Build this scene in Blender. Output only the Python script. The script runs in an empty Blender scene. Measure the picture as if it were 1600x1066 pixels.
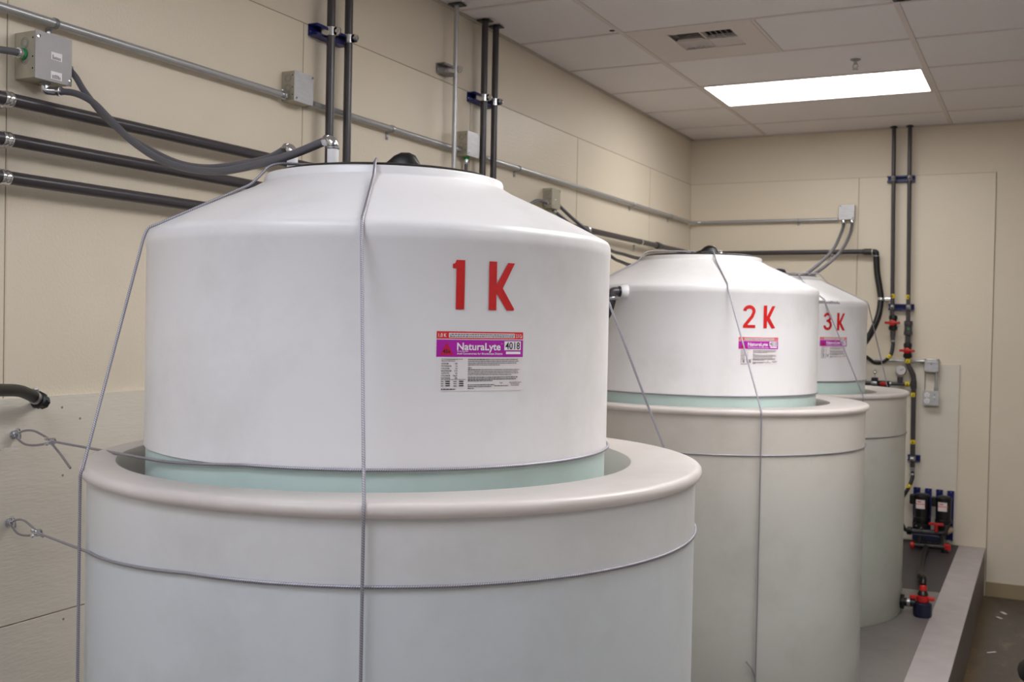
import bpy, bmesh, math, random
from mathutils import Vector, Matrix

random.seed(7)
scene = bpy.context.scene
COL = scene.collection
PI = math.pi

# ------------------------------------------------------------------ camera
CAM = Vector((2.36, -7.6139, 1.7277))
yaw, pitch, roll, FPX = -0.464, -0.017, 0.0194, 1663.4
fw = Vector((math.sin(yaw) * math.cos(pitch), math.cos(yaw) * math.cos(pitch), math.sin(pitch)))
rt = Vector((math.cos(yaw), -math.sin(yaw), 0.0))
up = rt.cross(fw)
r2 = math.cos(roll) * rt + math.sin(roll) * up
u2 = -math.sin(roll) * rt + math.cos(roll) * up
cam_data = bpy.data.cameras.new('camera')
cam = bpy.data.objects.new('camera', cam_data)
COL.objects.link(cam)
cam.matrix_world = Matrix(((r2.x, u2.x, -fw.x, CAM.x), (r2.y, u2.y, -fw.y, CAM.y), (r2.z, u2.z, -fw.z, CAM.z), (0, 0, 0, 1)))
cam_data.sensor_fit = 'HORIZONTAL'
cam_data.sensor_width = 36.0
cam_data.lens = FPX / 1600 * 36.0
cam_data.clip_start = 0.02
cam_data.dof.use_dof = True
cam_data.dof.focus_distance = 2.2
cam_data.dof.aperture_fstop = 8.0
scene.camera = cam

# ------------------------------------------------------------------ world, exposure
world = bpy.data.worlds.new('world')
scene.world = world
world.use_nodes = True
world.node_tree.nodes['Background'].inputs[0].default_value = (0.6, 0.6, 0.62, 1)
world.node_tree.nodes['Background'].inputs[1].default_value = 0.05
vs = scene.view_settings
vs.view_transform = 'Standard'
vs.look = 'None'
vs.exposure = 0.0
vs.gamma = 1.0
vs.use_curve_mapping = False
LIGHT = 10.8            # troffer diffuser emission
LIGHT_COL = (1.0, 0.985, 0.965)
LIGHT_COOL = (0.93, 0.985, 1.10)
# troffers: (x0, y0) corner of each 4x2 ft fixture; first is in view, the other six are unseen, added for brightness
TX, TY = 1.2192, 0.6096
X1, D0, H = 0.5506, 0.4683, 3.0945
TROFFERS = [(X1 + c * TX, -D0 - k * TY) for c, k in ((0, 1), (0, 11), (0, 13), (1, 5), (1, 6), (1, 7), (2, 9))]
COOL = {1, 2}      # bluer light given to two of the added, unseen fixtures


# ------------------------------------------------------------------ materials
def srgb(r, g, b):
    f = lambda c: (c / 12.92 if c <= 0.04045 else ((c + 0.055) / 1.055) ** 2.4)
    return (f(r / 255), f(g / 255), f(b / 255), 1.0)


def mat(name, col, rough=0.5, metal=0.0, spec=0.5, var=0.0, vscale=6.0, bump=0.0, bscale=200.0, col2=None, sss=0.0,
        stretch=(1, 1, 1), coat=0.0):
    m = bpy.data.materials.new(name)
    m.use_nodes = True
    nt = m.node_tree
    b = nt.nodes['Principled BSDF']
    b.inputs['Base Color'].default_value = col
    b.inputs['Roughness'].default_value = rough
    b.inputs['Metallic'].default_value = metal
    b.inputs['Specular IOR Level'].default_value = spec
    b.inputs['Coat Weight'].default_value = coat
    if sss:
        b.inputs['Subsurface Weight'].default_value = sss
        b.inputs['Subsurface Radius'].default_value = (0.02, 0.022, 0.02)
        b.inputs['Subsurface Scale'].default_value = 1.0
    tc = None
    if var or bump:
        g = nt.nodes.new('ShaderNodeNewGeometry')
        mp = nt.nodes.new('ShaderNodeMapping')
        mp.inputs['Scale'].default_value = stretch
        nt.links.new(g.outputs['Position'], mp.inputs['Vector'])
        tc = mp.outputs['Vector']
    if var:
        n = nt.nodes.new('ShaderNodeTexNoise')
        n.inputs['Scale'].default_value = vscale
        n.inputs['Detail'].default_value = 5
        n.inputs['Roughness'].default_value = 0.6
        nt.links.new(tc, n.inputs['Vector'])
        cr = nt.nodes.new('ShaderNodeValToRGB')
        cr.color_ramp.elements[0].position = 0.3
        cr.color_ramp.elements[1].position = 0.7
        c2 = col2 if col2 else tuple(c * (1 - var) for c in col[:3]) + (1,)
        cr.color_ramp.elements[0].color = c2
        cr.color_ramp.elements[1].color = col
        nt.links.new(n.outputs['Fac'], cr.inputs['Fac'])
        nt.links.new(cr.outputs['Color'], b.inputs['Base Color'])
    if bump:
        n = nt.nodes.new('ShaderNodeTexNoise')
        n.inputs['Scale'].default_value = bscale
        n.inputs['Detail'].default_value = 3
        nt.links.new(tc, n.inputs['Vector'])
        bp = nt.nodes.new('ShaderNodeBump')
        bp.inputs['Strength'].default_value = bump
        bp.inputs['Distance'].default_value = 0.002
        nt.links.new(n.outputs['Fac'], bp.inputs['Height'])
        nt.links.new(bp.outputs['Normal'], b.inputs['Normal'])
    return m


M = {}
M['wall'] = mat('painted_wall', srgb(229, 217, 198), 0.55, bump=0.15, bscale=120, var=0.04, vscale=2)
M['panel'] = mat('frp_panel', srgb(233, 221, 201), 0.38, bump=0.8, bscale=120, var=0.03, vscale=1.5)
M['plainwall'] = mat('plain_white_wall', srgb(226, 224, 222), 0.6, bump=0.1, bscale=100)
M['joint'] = mat('panel_joint', srgb(150, 138, 115), 0.7)
M['jointlight'] = mat('panel_joint_light', srgb(196, 182, 156), 0.7)
M['board'] = mat('painted_board', srgb(228, 220, 206), 0.6, bump=0.5, bscale=30, stretch=(1, 1, 6), var=0.05, vscale=3)
M['ceiling'] = mat('ceiling_tile', srgb(246, 240, 240), 0.9, bump=0.6, bscale=260, var=0.06, vscale=120)
M['tee'] = mat('ceiling_tee', srgb(226, 216, 211), 0.6)
M['angle'] = mat('wall_angle', srgb(196, 186, 176), 0.6)
M['floor'] = None
M['pad'] = mat('pad_paint', srgb(130, 124, 122), 0.4, var=0.25, vscale=5, bump=0.1, bscale=80)
M['strip'] = mat('curb_paint', srgb(182, 173, 173), 0.5, var=0.14, vscale=9, bump=0.15, bscale=90)
M['curbside'] = mat('curb_side', srgb(118, 108, 102), 0.5, var=0.25, vscale=5)
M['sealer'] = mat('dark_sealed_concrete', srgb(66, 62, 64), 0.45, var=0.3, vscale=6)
M['base'] = mat('vinyl_base', srgb(160, 142, 112), 0.5)
M['steel'] = mat('galvanized', srgb(190, 192, 195), 0.34, metal=1.0, var=0.25, vscale=60)
M['emt'] = mat('emt_conduit', srgb(186, 187, 190), 0.34, metal=0.6)
M['boxsteel'] = mat('box_steel', srgb(192, 186, 166), 0.5, metal=0.2, var=0.14, vscale=45)
M['cover'] = mat('box_cover', srgb(206, 206, 210), 0.42, metal=0.4, var=0.15, vscale=25, stretch=(1, 1, 4))
M['bigcover'] = mat('big_box_cover', srgb(158, 154, 156), 0.48, metal=0.4, var=0.08, vscale=30)
M['chrome'] = mat('zinc_bright', srgb(225, 226, 230), 0.16, metal=1.0)
M['pvc'] = mat('dark_grey_pvc', srgb(70, 65, 69), 0.3, var=0.12, vscale=12)
M['pvcdark'] = mat('pvc_fitting', srgb(58, 54, 58), 0.42)
M['flex'] = mat('grey_liquidtight', srgb(98, 97, 104), 0.45, bump=0.1, bscale=300)
M['hose'] = mat('black_hose', srgb(17, 16, 17), 0.45)
M['black'] = mat('black_plastic', srgb(20, 19, 20), 0.4)
M['lid'] = mat('tank_lid', srgb(34, 28, 28), 0.38)
M['blue'] = mat('blue_strut', srgb(24, 34, 110), 0.4)
M['bluedark'] = mat('dark_blue_plastic', srgb(18, 22, 50), 0.4)
M['red'] = mat('red_handle', srgb(188, 34, 32), 0.4)
M['redink'] = mat('red_lettering', srgb(212, 22, 24), 0.5, var=0.18, vscale=90)
M['redband'] = mat('label_red', srgb(222, 40, 44), 0.4)
M['redtri'] = mat('label_triangle', srgb(200, 24, 70), 0.4)
M['purple'] = mat('label_purple', srgb(178, 24, 168), 0.4)
M['film'] = mat('label_film', srgb(232, 226, 228), 0.35)
M['white'] = mat('white_print', srgb(245, 240, 245), 0.45)
M['ink'] = mat('black_print', srgb(30, 22, 26), 0.5)
M['greyink'] = mat('grey_print', srgb(105, 92, 96), 0.5)
M['yellow'] = mat('yellow_tag', srgb(236, 210, 30), 0.45)
M['green'] = mat('green_ring', srgb(20, 160, 84), 0.4)
M['pvcwhite'] = mat('white_pvc', srgb(238, 236, 238), 0.4)
M['paper'] = mat('paper', srgb(236, 222, 222), 0.6)
M['dark'] = mat('dark_gap', srgb(14, 14, 18), 0.8)
M['dial'] = mat('gauge_dial', srgb(214, 210, 214), 0.3)
M['darkbox'] = mat('dark_ceiling_box', srgb(48, 34, 62), 0.5)
M['vinyl'] = mat('black_vinyl', srgb(22, 18, 18), 0.42)


def poly_mat(name, col, low=None, z_split=None, soft=0.05, trans=0.0):
    """rotomoulded polyethylene: milky white, a touch of scuffing, optional greener tone below z_split"""
    m = mat(name, col, 0.30, spec=0.45, sss=0.0)
    nt = m.node_tree
    b = nt.nodes['Principled BSDF']
    g = nt.nodes.new('ShaderNodeNewGeometry')
    n = nt.nodes.new('ShaderNodeTexNoise')
    n.inputs['Scale'].default_value = 3.2
    n.inputs['Detail'].default_value = 6
    n.inputs['Roughness'].default_value = 0.65
    nt.links.new(g.outputs['Position'], n.inputs['Vector'])
    cr = nt.nodes.new('ShaderNodeValToRGB')
    cr.color_ramp.elements[0].position = 0.22
    cr.color_ramp.elements[1].position = 0.52
    cr.color_ramp.elements[0].color = (0.86, 0.85, 0.83, 1)
    cr.color_ramp.elements[1].color = (1, 1, 1, 1)
    nt.links.new(n.outputs['Fac'], cr.inputs['Fac'])
    mx = nt.nodes.new('ShaderNodeMix')
    mx.data_type = 'RGBA'
    mx.blend_type = 'MULTIPLY'
    mx.inputs[0].default_value = 1.0
    nt.links.new(cr.outputs['Color'], mx.inputs[7])
    if low:
        sp = nt.nodes.new('ShaderNodeSeparateXYZ')
        nt.links.new(g.outputs['Position'], sp.inputs[0])
        mr = nt.nodes.new('ShaderNodeMapRange')
        mr.inputs['From Min'].default_value = z_split - soft
        mr.inputs['From Max'].default_value = z_split + soft
        nt.links.new(sp.outputs['Z'], mr.inputs['Value'])
        m2 = nt.nodes.new('ShaderNodeMix')
        m2.data_type = 'RGBA'
        m2.inputs[6].default_value = low
        m2.inputs[7].default_value = col
        nt.links.new(mr.outputs['Result'], m2.inputs[0])
        nt.links.new(m2.outputs[2], mx.inputs[6])
    else:
        mx.inputs[6].default_value = col
    nt.links.new(mx.outputs[2], b.inputs['Base Color'])
    bp = nt.nodes.new('ShaderNodeBump')
    bp.inputs['Strength'].default_value = 0.12
    bp.inputs['Distance'].default_value = 0.002
    n2 = nt.nodes.new('ShaderNodeTexNoise')
    n2.inputs['Scale'].default_value = 22
    nt.links.new(g.outputs['Position'], n2.inputs['Vector'])
    nt.links.new(n2.outputs['Fac'], bp.inputs['Height'])
    nt.links.new(bp.outputs['Normal'], b.inputs['Normal'])
    if trans:
        tb = nt.nodes.new('ShaderNodeBsdfTranslucent')
        nt.links.new(mx.outputs[2], tb.inputs['Color'])
        ms = nt.nodes.new('ShaderNodeMixShader')
        ms.inputs[0].default_value = trans
        nt.links.new(b.outputs[0], ms.inputs[1])
        nt.links.new(tb.outputs[0], ms.inputs[2])
        nt.links.new(ms.outputs[0], nt.nodes['Material Output'].inputs['Surface'])
    return m


M['tankwhite'] = poly_mat('tank_white_polyethylene', srgb(232, 230, 232))
M['tankgreen'] = poly_mat('tank_lower_polyethylene', srgb(200, 220, 216))
M['flange'] = poly_mat('flange_polyethylene', srgb(236, 228, 224), trans=0.3)
M['liner'] = poly_mat('liner_polyethylene', srgb(238, 238, 228), trans=0.55)
M['outer1'] = poly_mat('containment_polyethylene_a', srgb(230, 229, 229), srgb(224, 228, 232), 1.325, 0.02, 0.18)
M['outer2'] = poly_mat('containment_polyethylene_b', srgb(219, 213, 205), srgb(207, 208, 202), 1.10, 0.20, 0.2)
M['outer3'] = poly_mat('containment_polyethylene_c', srgb(218, 212, 203), srgb(198, 201, 190), 1.10, 0.25, 0.2)


def cable_mat():
    m = mat('wire_rope', srgb(150, 146, 158), 0.4, metal=0.6)
    nt = m.node_tree
    b = nt.nodes['Principled BSDF']
    uv = nt.nodes.new('ShaderNodeUVMap')
    uv.uv_map = 'UVMap'
    sp = nt.nodes.new('ShaderNodeSeparateXYZ')
    nt.links.new(uv.outputs[0], sp.inputs[0])
    a = nt.nodes.new('ShaderNodeMath')
    a.operation = 'MULTIPLY'
    a.inputs[1].default_value = 260.0
    nt.links.new(sp.outputs['Y'], a.inputs[0])
    c = nt.nodes.new('ShaderNodeMath')
    c.operation = 'MULTIPLY_ADD'
    c.inputs[1].default_value = 2.0
    nt.links.new(sp.outputs['X'], c.inputs[0])
    nt.links.new(a.outputs[0], c.inputs[2])
    f = nt.nodes.new('ShaderNodeMath')
    f.operation = 'PINGPONG'
    f.inputs[1].default_value = 0.5
    nt.links.new(c.outputs[0], f.inputs[0])
    cr = nt.nodes.new('ShaderNodeValToRGB')
    cr.color_ramp.elements[0].color = srgb(128, 123, 134)
    cr.color_ramp.elements[1].color = srgb(190, 188, 198)
    cr.color_ramp.elements[1].position = 0.5
    nt.links.new(f.outputs[0], cr.inputs['Fac'])
    nt.links.new(cr.outputs['Color'], b.inputs['Base Color'])
    bp = nt.nodes.new('ShaderNodeBump')
    bp.inputs['Strength'].default_value = 0.6
    bp.inputs['Distance'].default_value = 0.001
    nt.links.new(f.outputs[0], bp.inputs['Height'])
    nt.links.new(bp.outputs['Normal'], b.inputs['Normal'])
    return m


M['cable'] = cable_mat()


def floor_mat():
    m = mat('stained_concrete', srgb(96, 88, 80), 0.3)
    nt = m.node_tree
    b = nt.nodes['Principled BSDF']
    g = nt.nodes.new('ShaderNodeNewGeometry')
    n = nt.nodes.new('ShaderNodeTexNoise')
    n.inputs['Scale'].default_value = 4.0
    n.inputs['Detail'].default_value = 8
    n.inputs['Roughness'].default_value = 0.75
    mp = nt.nodes.new('ShaderNodeMapping')
    mp.inputs['Scale'].default_value = (1.6, 0.8, 1)
    nt.links.new(g.outputs['Position'], mp.inputs['Vector'])
    nt.links.new(mp.outputs['Vector'], n.inputs['Vector'])
    cr = nt.nodes.new('ShaderNodeValToRGB')
    els = cr.color_ramp.elements
    els[0].position, els[0].color = 0.36, srgb(56, 49, 45)
    els[1].position, els[1].color = 0.70, srgb(136, 122, 104)
    e = els.new(0.55)
    e.color = srgb(78, 70, 63)
    nt.links.new(n.outputs['Fac'], cr.inputs['Fac'])
    # ochre sealant stain in a band along the foot of the raised pad
    sp = nt.nodes.new('ShaderNodeSeparateXYZ')
    nt.links.new(g.outputs['Position'], sp.inputs[0])
    mr = nt.nodes.new('ShaderNodeMapRange')
    mr.inputs['From Min'].default_value = 2.05
    mr.inputs['From Max'].default_value = 2.14
    mr.inputs['To Min'].default_value = 1.0
    mr.inputs['To Max'].default_value = 0.0
    nt.links.new(sp.outputs['X'], mr.inputs['Value'])
    n2 = nt.nodes.new('ShaderNodeTexNoise')
    n2.inputs['Scale'].default_value = 9.0
    n2.inputs['Detail'].default_value = 4
    nt.links.new(g.outputs['Position'], n2.inputs['Vector'])
    mu = nt.nodes.new('ShaderNodeMath')
    mu.operation = 'MULTIPLY'
    nt.links.new(mr.outputs['Result'], mu.inputs[0])
    nt.links.new(n2.outputs['Fac'], mu.inputs[1])
    mx = nt.nodes.new('ShaderNodeMix')
    mx.data_type = 'RGBA'
    mx.inputs[7].default_value = srgb(128, 98, 50)
    nt.links.new(mu.outputs[0], mx.inputs[0])
    nt.links.new(cr.outputs['Color'], mx.inputs[6])
    nt.links.new(mx.outputs[2], b.inputs['Base Color'])
    return m


M['floor'] = floor_mat()



def lamp_mat(name, c):
    m = bpy.data.materials.new(name)
    m.use_nodes = True
    nt = m.node_tree
    nt.nodes.remove(nt.nodes['Principled BSDF'])
    em = nt.nodes.new('ShaderNodeEmission')
    em.inputs['Color'].default_value = (*c, 1)
    em.inputs['Strength'].default_value = LIGHT
    nt.links.new(em.outputs[0], nt.nodes['Material Output'].inputs['Surface'])
    return m


M['lamp'] = lamp_mat('troffer_diffuser', LIGHT_COL)
M['lampcool'] = lamp_mat('troffer_diffuser_cool', LIGHT_COOL)


# ------------------------------------------------------------------ mesh helpers
class MB:
    """collects shapes in world coordinates; build() links them as one mesh object"""

    def __init__(self):
        self.v, self.f, self.uv = [], [], []
        self.flat = True

    def add(self, verts, faces, uvs=None, flat=False):
        self.flat = self.flat and flat
        o = len(self.v)
        self.v += [tuple(p) for p in verts]
        for k, fc in enumerate(faces):
            self.f.append([i + o for i in fc])
            self.uv.append(uvs[k] if uvs else None)
        return self

    def box(self, c, s, bevel=0.0, rot=None, seg=2):
        bm = bmesh.new()
        bmesh.ops.create_cube(bm, size=1.0)
        bmesh.ops.scale(bm, vec=s, verts=bm.verts)
        if bevel:
            bmesh.ops.bevel(bm, geom=bm.edges[:], offset=bevel, segments=seg, affect='EDGES', profile=0.5)
        if rot is not None:
            bmesh.ops.rotate(bm, cent=(0, 0, 0), matrix=rot, verts=bm.verts)
        bmesh.ops.translate(bm, vec=c, verts=bm.verts)
        return self.bm(bm, True)

    def span(self, x0, x1, y0, y1, z0, z1, bevel=0.0):
        return self.box(((x0 + x1) / 2, (y0 + y1) / 2, (z0 + z1) / 2), (abs(x1 - x0), abs(y1 - y0), abs(z1 - z0)), bevel)

    def bm(self, bm, flat=False):
        bm.verts.index_update()
        self.add([v.co[:] for v in bm.verts], [[v.index for v in f.verts] for f in bm.faces], None, flat)
        bm.free()
        return self

    def tube(self, pts, r, seg=12, caps=True):
        pts = [Vector(p) for p in pts]
        n = len(pts)
        rad = r if isinstance(r, (list, tuple)) else [r] * n
        T = [((pts[min(i + 1, n - 1)] - pts[max(i - 1, 0)]).normalized()) for i in range(n)]
        ref = Vector((0, 0, 1)) if abs(T[0].z) < 0.9 else Vector((1, 0, 0))
        N = T[0].cross(ref).normalized()
        L = 0.0
        V, F, U = [], [], []
        prevL = 0
        Ls = []
        for i in range(n):
            if i:
                L += (pts[i] - pts[i - 1]).length
                N = (N - T[i] * N.dot(T[i]))
                N.normalize()
            B = T[i].cross(N)
            Ls.append(L)
            for k in range(seg):
                a = 2 * PI * k / seg
                V.append(pts[i] + (N * math.cos(a) + B * math.sin(a)) * rad[i])
        for i in range(n - 1):
            for k in range(seg):
                k2 = (k + 1) % seg
                F.append([i * seg + k, i * seg + k2, (i + 1) * seg + k2, (i + 1) * seg + k])
                a, b = k / seg, (k + 1) / seg
                U.append([(a, Ls[i]), (b, Ls[i]), (b, Ls[i + 1]), (a, Ls[i + 1])])
        if caps:
            F.append(list(range(seg))[::-1])
            U.append(None)
            F.append([(n - 1) * seg + k for k in range(seg)])
            U.append(None)
        return self.add(V, F, U)

    def cyl(self, p0, p1, r, seg=20, r1=None):
        return self.tube([p0, p1], [r, r if r1 is None else r1], seg)

    def rings(self, rings, seg=160, close_bottom=False, close_top=False):
        """rings: list of (cx, cy, radius, z)"""
        V, F = [], []
        for (cx, cy, r, z) in rings:
            for k in range(seg):
                a = 2 * PI * k / seg
                V.append((cx + r * math.cos(a), cy + r * math.sin(a), z))
        for i in range(len(rings) - 1):
            for k in range(seg):
                k2 = (k + 1) % seg
                F.append([i * seg + k, i * seg + k2, (i + 1) * seg + k2, (i + 1) * seg + k])
        if close_bottom:
            F.append(list(range(seg))[::-1])
        if close_top:
            F.append([(len(rings) - 1) * seg + k for k in range(seg)])
        return self.add(V, F)

    def lathe(self, c, axis, prof, seg=24):
        """prof: list of (radius, distance along axis) from point c along axis, capped"""
        pts = [Vector(c) + Vector(axis).normalized() * d for _, d in prof]
        rad = [max(r, 1e-5) for r, _ in prof]
        ax = Vector(axis).normalized()
        ref = Vector((0, 0, 1)) if abs(ax.z) < 0.9 else Vector((1, 0, 0))
        N = ax.cross(ref).normalized()
        B = ax.cross(N)
        V, F = [], []
        for p, r in zip(pts, rad):
            for k in range(seg):
                a = 2 * PI * k / seg
                V.append(p + (N * math.cos(a) + B * math.sin(a)) * r)
        for i in range(len(pts) - 1):
            for k in range(seg):
                k2 = (k + 1) % seg
                F.append([i * seg + k, i * seg + k2, (i + 1) * seg + k2, (i + 1) * seg + k])
        F.append(list(range(seg))[::-1])
        F.append([(len(pts) - 1) * seg + k for k in range(seg)])
        return self.add(V, F)

    def torus(self, c, axis, R, r, seg=28, sub=10, a0=0.0, a1=2 * PI):
        ax = Vector(axis).normalized()
        ref = Vector((0, 0, 1)) if abs(ax.z) < 0.9 else Vector((1, 0, 0))
        N = ax.cross(ref).normalized()
        B = ax.cross(N)
        full = abs(a1 - a0 - 2 * PI) < 1e-6
        n = seg if full else seg + 1
        V, F = [], []
        for i in range(n):
            a = a0 + (a1 - a0) * i / seg
            d = N * math.cos(a) + B * math.sin(a)
            for k in range(sub):
                b = 2 * PI * k / sub
                V.append(Vector(c) + d * (R + r * math.cos(b)) + ax * (r * math.sin(b)))
        for i in range(seg):
            i2 = (i + 1) % n
            for k in range(sub):
                k2 = (k + 1) % sub
                F.append([i * sub + k, i * sub + k2, i2 * sub + k2, i2 * sub + k])
        return self.add(V, F)

    def ball(self, c, r, seg=16, scale=(1, 1, 1)):
        bm = bmesh.new()
        bmesh.ops.create_uvsphere(bm, u_segments=seg, v_segments=seg // 2 + 2, radius=r)
        bmesh.ops.scale(bm, vec=scale, verts=bm.verts)
        bmesh.ops.translate(bm, vec=c, verts=bm.verts)
        return self.bm(bm)

    def build(self, name, m, parent=None, angle=35):
        me = bpy.data.meshes.new(name)
        xs = [p[0] for p in self.v]
        ys = [p[1] for p in self.v]
        zs = [p[2] for p in self.v]
        if parent is None:
            org = Vector(((min(xs) + max(xs)) / 2, (min(ys) + max(ys)) / 2, min(zs)))
            base = Vector((0, 0, 0))
        else:
            base = wloc(parent)
            org = Vector(((min(xs) + max(xs)) / 2, (min(ys) + max(ys)) / 2, (min(zs) + max(zs)) / 2))
        me.from_pydata([(p[0] - org.x, p[1] - org.y, p[2] - org.z) for p in self.v], [], self.f)
        if any(u for u in self.uv):
            lay = me.uv_layers.new(name='UVMap')
            for poly, u in zip(me.polygons, self.uv):
                if u:
                    for li, c in zip(poly.loop_indices, u):
                        lay.data[li].uv = c
        bm = bmesh.new()
        bm.from_mesh(me)
        bmesh.ops.recalc_face_normals(bm, faces=bm.faces)
        bm.to_mesh(me)
        bm.free()
        me.polygons.foreach_set('use_smooth', [True] * len(me.polygons))
        me.set_sharp_from_angle(angle=math.radians(12 if self.flat else angle))
        me.materials.append(M[m] if isinstance(m, str) else m)
        o = bpy.data.objects.new(name, me)
        COL.objects.link(o)
        o.location = org - base
        if parent is not None:
            o.parent = parent
        return o


def wloc(o):
    l = Vector(o.location)
    while o.parent:
        o = o.parent
        l += Vector(o.location)
    return l


def thing(name, loc, label, cat, group=None):
    o = bpy.data.objects.new(name, None)
    o.empty_display_size = 0.05
    COL.objects.link(o)
    o.location = loc
    return tag(o, label, cat, group)


def tag(o, label, cat, group=None, kind=None):
    o['label'] = label
    o['category'] = cat
    if group:
        o['group'] = group
    if kind:
        o['kind'] = kind
    return o


def struct(o, label, cat):
    return tag(o, label, cat, kind='structure')


def spline(pts, n=8):
    P = [Vector(p) for p in pts]
    P = [P[0] * 2 - P[1]] + P + [P[-1] * 2 - P[-2]]
    out = []
    for i in range(1, len(P) - 2):
        for k in range(n):
            t = k / n
            a, b, c, d = P[i - 1], P[i], P[i + 1], P[i + 2]
            out.append(0.5 * ((2 * b) + (c - a) * t + (2 * a - 5 * b + 4 * c - d) * t * t + (3 * b - a - 3 * c + d) * t ** 3))
    out.append(P[-2])
    return out


def fillet(pts, rad, n=6):
    """polyline with rounded corners"""
    P = [Vector(p) for p in pts]
    out = [P[0]]
    for i in range(1, len(P) - 1):
        a = (P[i - 1] - P[i]).normalized()
        b = (P[i + 1] - P[i]).normalized()
        r = min(rad, (P[i - 1] - P[i]).length * 0.45, (P[i + 1] - P[i]).length * 0.45)
        s, e = P[i] + a * r, P[i] + b * r
        for k in range(n + 1):
            t = k / n
            out.append(s * (1 - t) ** 2 + P[i] * 2 * t * (1 - t) + e * t * t)
    out.append(P[-1])
    return out


# ================================================================== ROOM
XR, YF = 5.45, -10.2        # right wall, front wall
PADZ = 0.31
PADX0, PADX1 = 1.885, 2.045   # light strip along the pad's edge
SEAMZ = 2.770

fl = struct(MB().span(-0.15, XR, YF, 0.15, -0.1, 0.0).build('floor', 'floor'), 'dark stained concrete floor beside the raised pad', 'floor')

pad = struct(MB().span(0.0, PADX0, YF + 1.2, -0.0, 0.0, PADZ).build('floor_pad', 'pad'),
             'raised grey painted concrete pad the tanks stand on', 'floor')
MB().span(PADX0, PADX1, YF + 1.2, -0.0, PADZ - 0.012, PADZ + 0.002, 0.002).build('edge_strip', 'strip', pad)
MB().span(PADX0, PADX1 - 0.002, YF + 1.2, -0.0, 0.0, PADZ - 0.012).build('edge_wall', 'curbside', pad)

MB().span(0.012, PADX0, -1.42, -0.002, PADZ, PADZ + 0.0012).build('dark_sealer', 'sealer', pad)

# --- left wall with sheet panels
wl = struct(MB().span(-0.15, -0.0035, YF, 0.15, 0.0, 3.3).build('wall_left', 'wall'), 'cream wall with large sheet panels behind the tanks', 'wall')
seams = [-8.215, -6.996, -5.777, -4.584, -3.367, -2.126, -0.905, 0.0]
G = 0.0012
for a, b in zip(seams[:-1], seams[1:]):
    MB().span(-0.0036, 0.0, a + G, b - (G if b < 0 else 0.002), PADZ + 0.002, SEAMZ - G, 0.0008).build('panel', 'panel', wl)
    # slim dividing moulding on the joint, with a dark seam beside it
    MB().span(-0.0034, 0.0003, a - 0.0012, a + 0.0012, PADZ + 0.002, SEAMZ).build('joint_seam', 'joint', wl)
    MB().span(-0.0034, 0.0004, a, b, SEAMZ - 0.0012, SEAMZ + 0.0014).build('joint_seam', 'joint', wl)
    if b < -0.1:
        MB().span(-0.0035, 0.0012, b + 0.004, b + 0.022, PADZ + 0.002, SEAMZ - 0.02, 0.0006).build('joint_cover', 'panel', wl)
# plain painted boards low on the wall
for (a, b) in ((-8.0, -5.905), (-5.9, -3.465), (-3.46, -1.025), (-1.02, -0.03)):
    MB().span(0.0005, 0.011, a, b, 0.931, 1.511, 0.001).build('board', 'board', wl)
    MB().span(0.0005, 0.011, a, b, PADZ + 0.003, 0.928, 0.001).build('board', 'board', wl)
for (y, z) in ((-5.605, 1.478), (-5.545, 1.444), (-5.600, 1.295), (-5.592, 0.905), (-5.80, 1.41)):
    MB().lathe((0.011, y, z), (1, 0, 0), [(0.0035, 0), (0.0035, 0.0006), (0.0015, 0.0007)], 8).build('nail_hole', 'joint', wl)

# --- back wall
wb = struct(MB().span(-0.15, XR + 0.15, 0.0035, 0.15, 0.0, 3.3).build('wall_back', 'wall'), 'cream end wall behind the third tank', 'wall')
for a, b in ((0.002, 1.19), (1.1945, 2.05)):
    MB().span(a, b, 0.0, 0.0036, PADZ + 0.002, SEAMZ - G, 0.0008).build('panel', 'panel', wb)
MB().span(1.1905, 1.1940, -0.0003, 0.0034, PADZ + 0.002, SEAMZ).build('joint_seam', 'jointlight', wb)
MB().span(0.002, 2.05, -0.0004, 0.0034, SEAMZ - 0.0012, SEAMZ + 0.0022).build('joint_seam', 'jointlight', wb)
MB().span(2.0500, 2.0535, -0.0012, 0.0034, 0.10, SEAMZ).build('joint_seam', 'joint', wb)  # coloured strip stands in for the shadow line at the panel's edge
MB().span(1.196, 1.212, -0.0012, 0.0035, PADZ + 0.002, SEAMZ - 0.01, 0.0006).build('joint_cover', 'panel', wb)
MB().span(0.9, 1.862, -0.012, -0.0003, PADZ + 0.012, 1.509, 0.001).build('board', 'board', wb)
wr = struct(MB().span(XR, XR + 0.15, YF, 0.15, 0, 3.3).build('wall_right', 'plainwall'), 'plain pale side wall opposite the tanks', 'wall')
wf = struct(MB().span(-0.15, XR + 0.15, YF - 0.15, YF, 0, 3.3).build('wall_front', 'plainwall'), 'plain pale wall behind the camera', 'wall')
struct(MB().span(2.052, XR, -0.008, 0.003, 0.0, 0.095, 0.002).build('baseboard_back', 'base'), 'tan vinyl baseboard at the foot of the end wall', 'baseboard')

# --- suspended ceiling
ce = struct(MB().span(-0.15, XR + 0.15, YF - 0.15, 0.15, 3.24, 3.34).build('ceiling', 'ceiling'), 'suspended ceiling of pale rectangular tiles', 'ceiling')
colx = [0.0, X1] + [X1 + TX * k for k in range(1, 4)] + [XR]
rowy = [0.0] + [-D0 - TY * k for k in range(0, 16)]
rowy = [y for y in rowy if y > YF] + [YF]
TEE = 0.012
tile_mesh = {}


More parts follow.
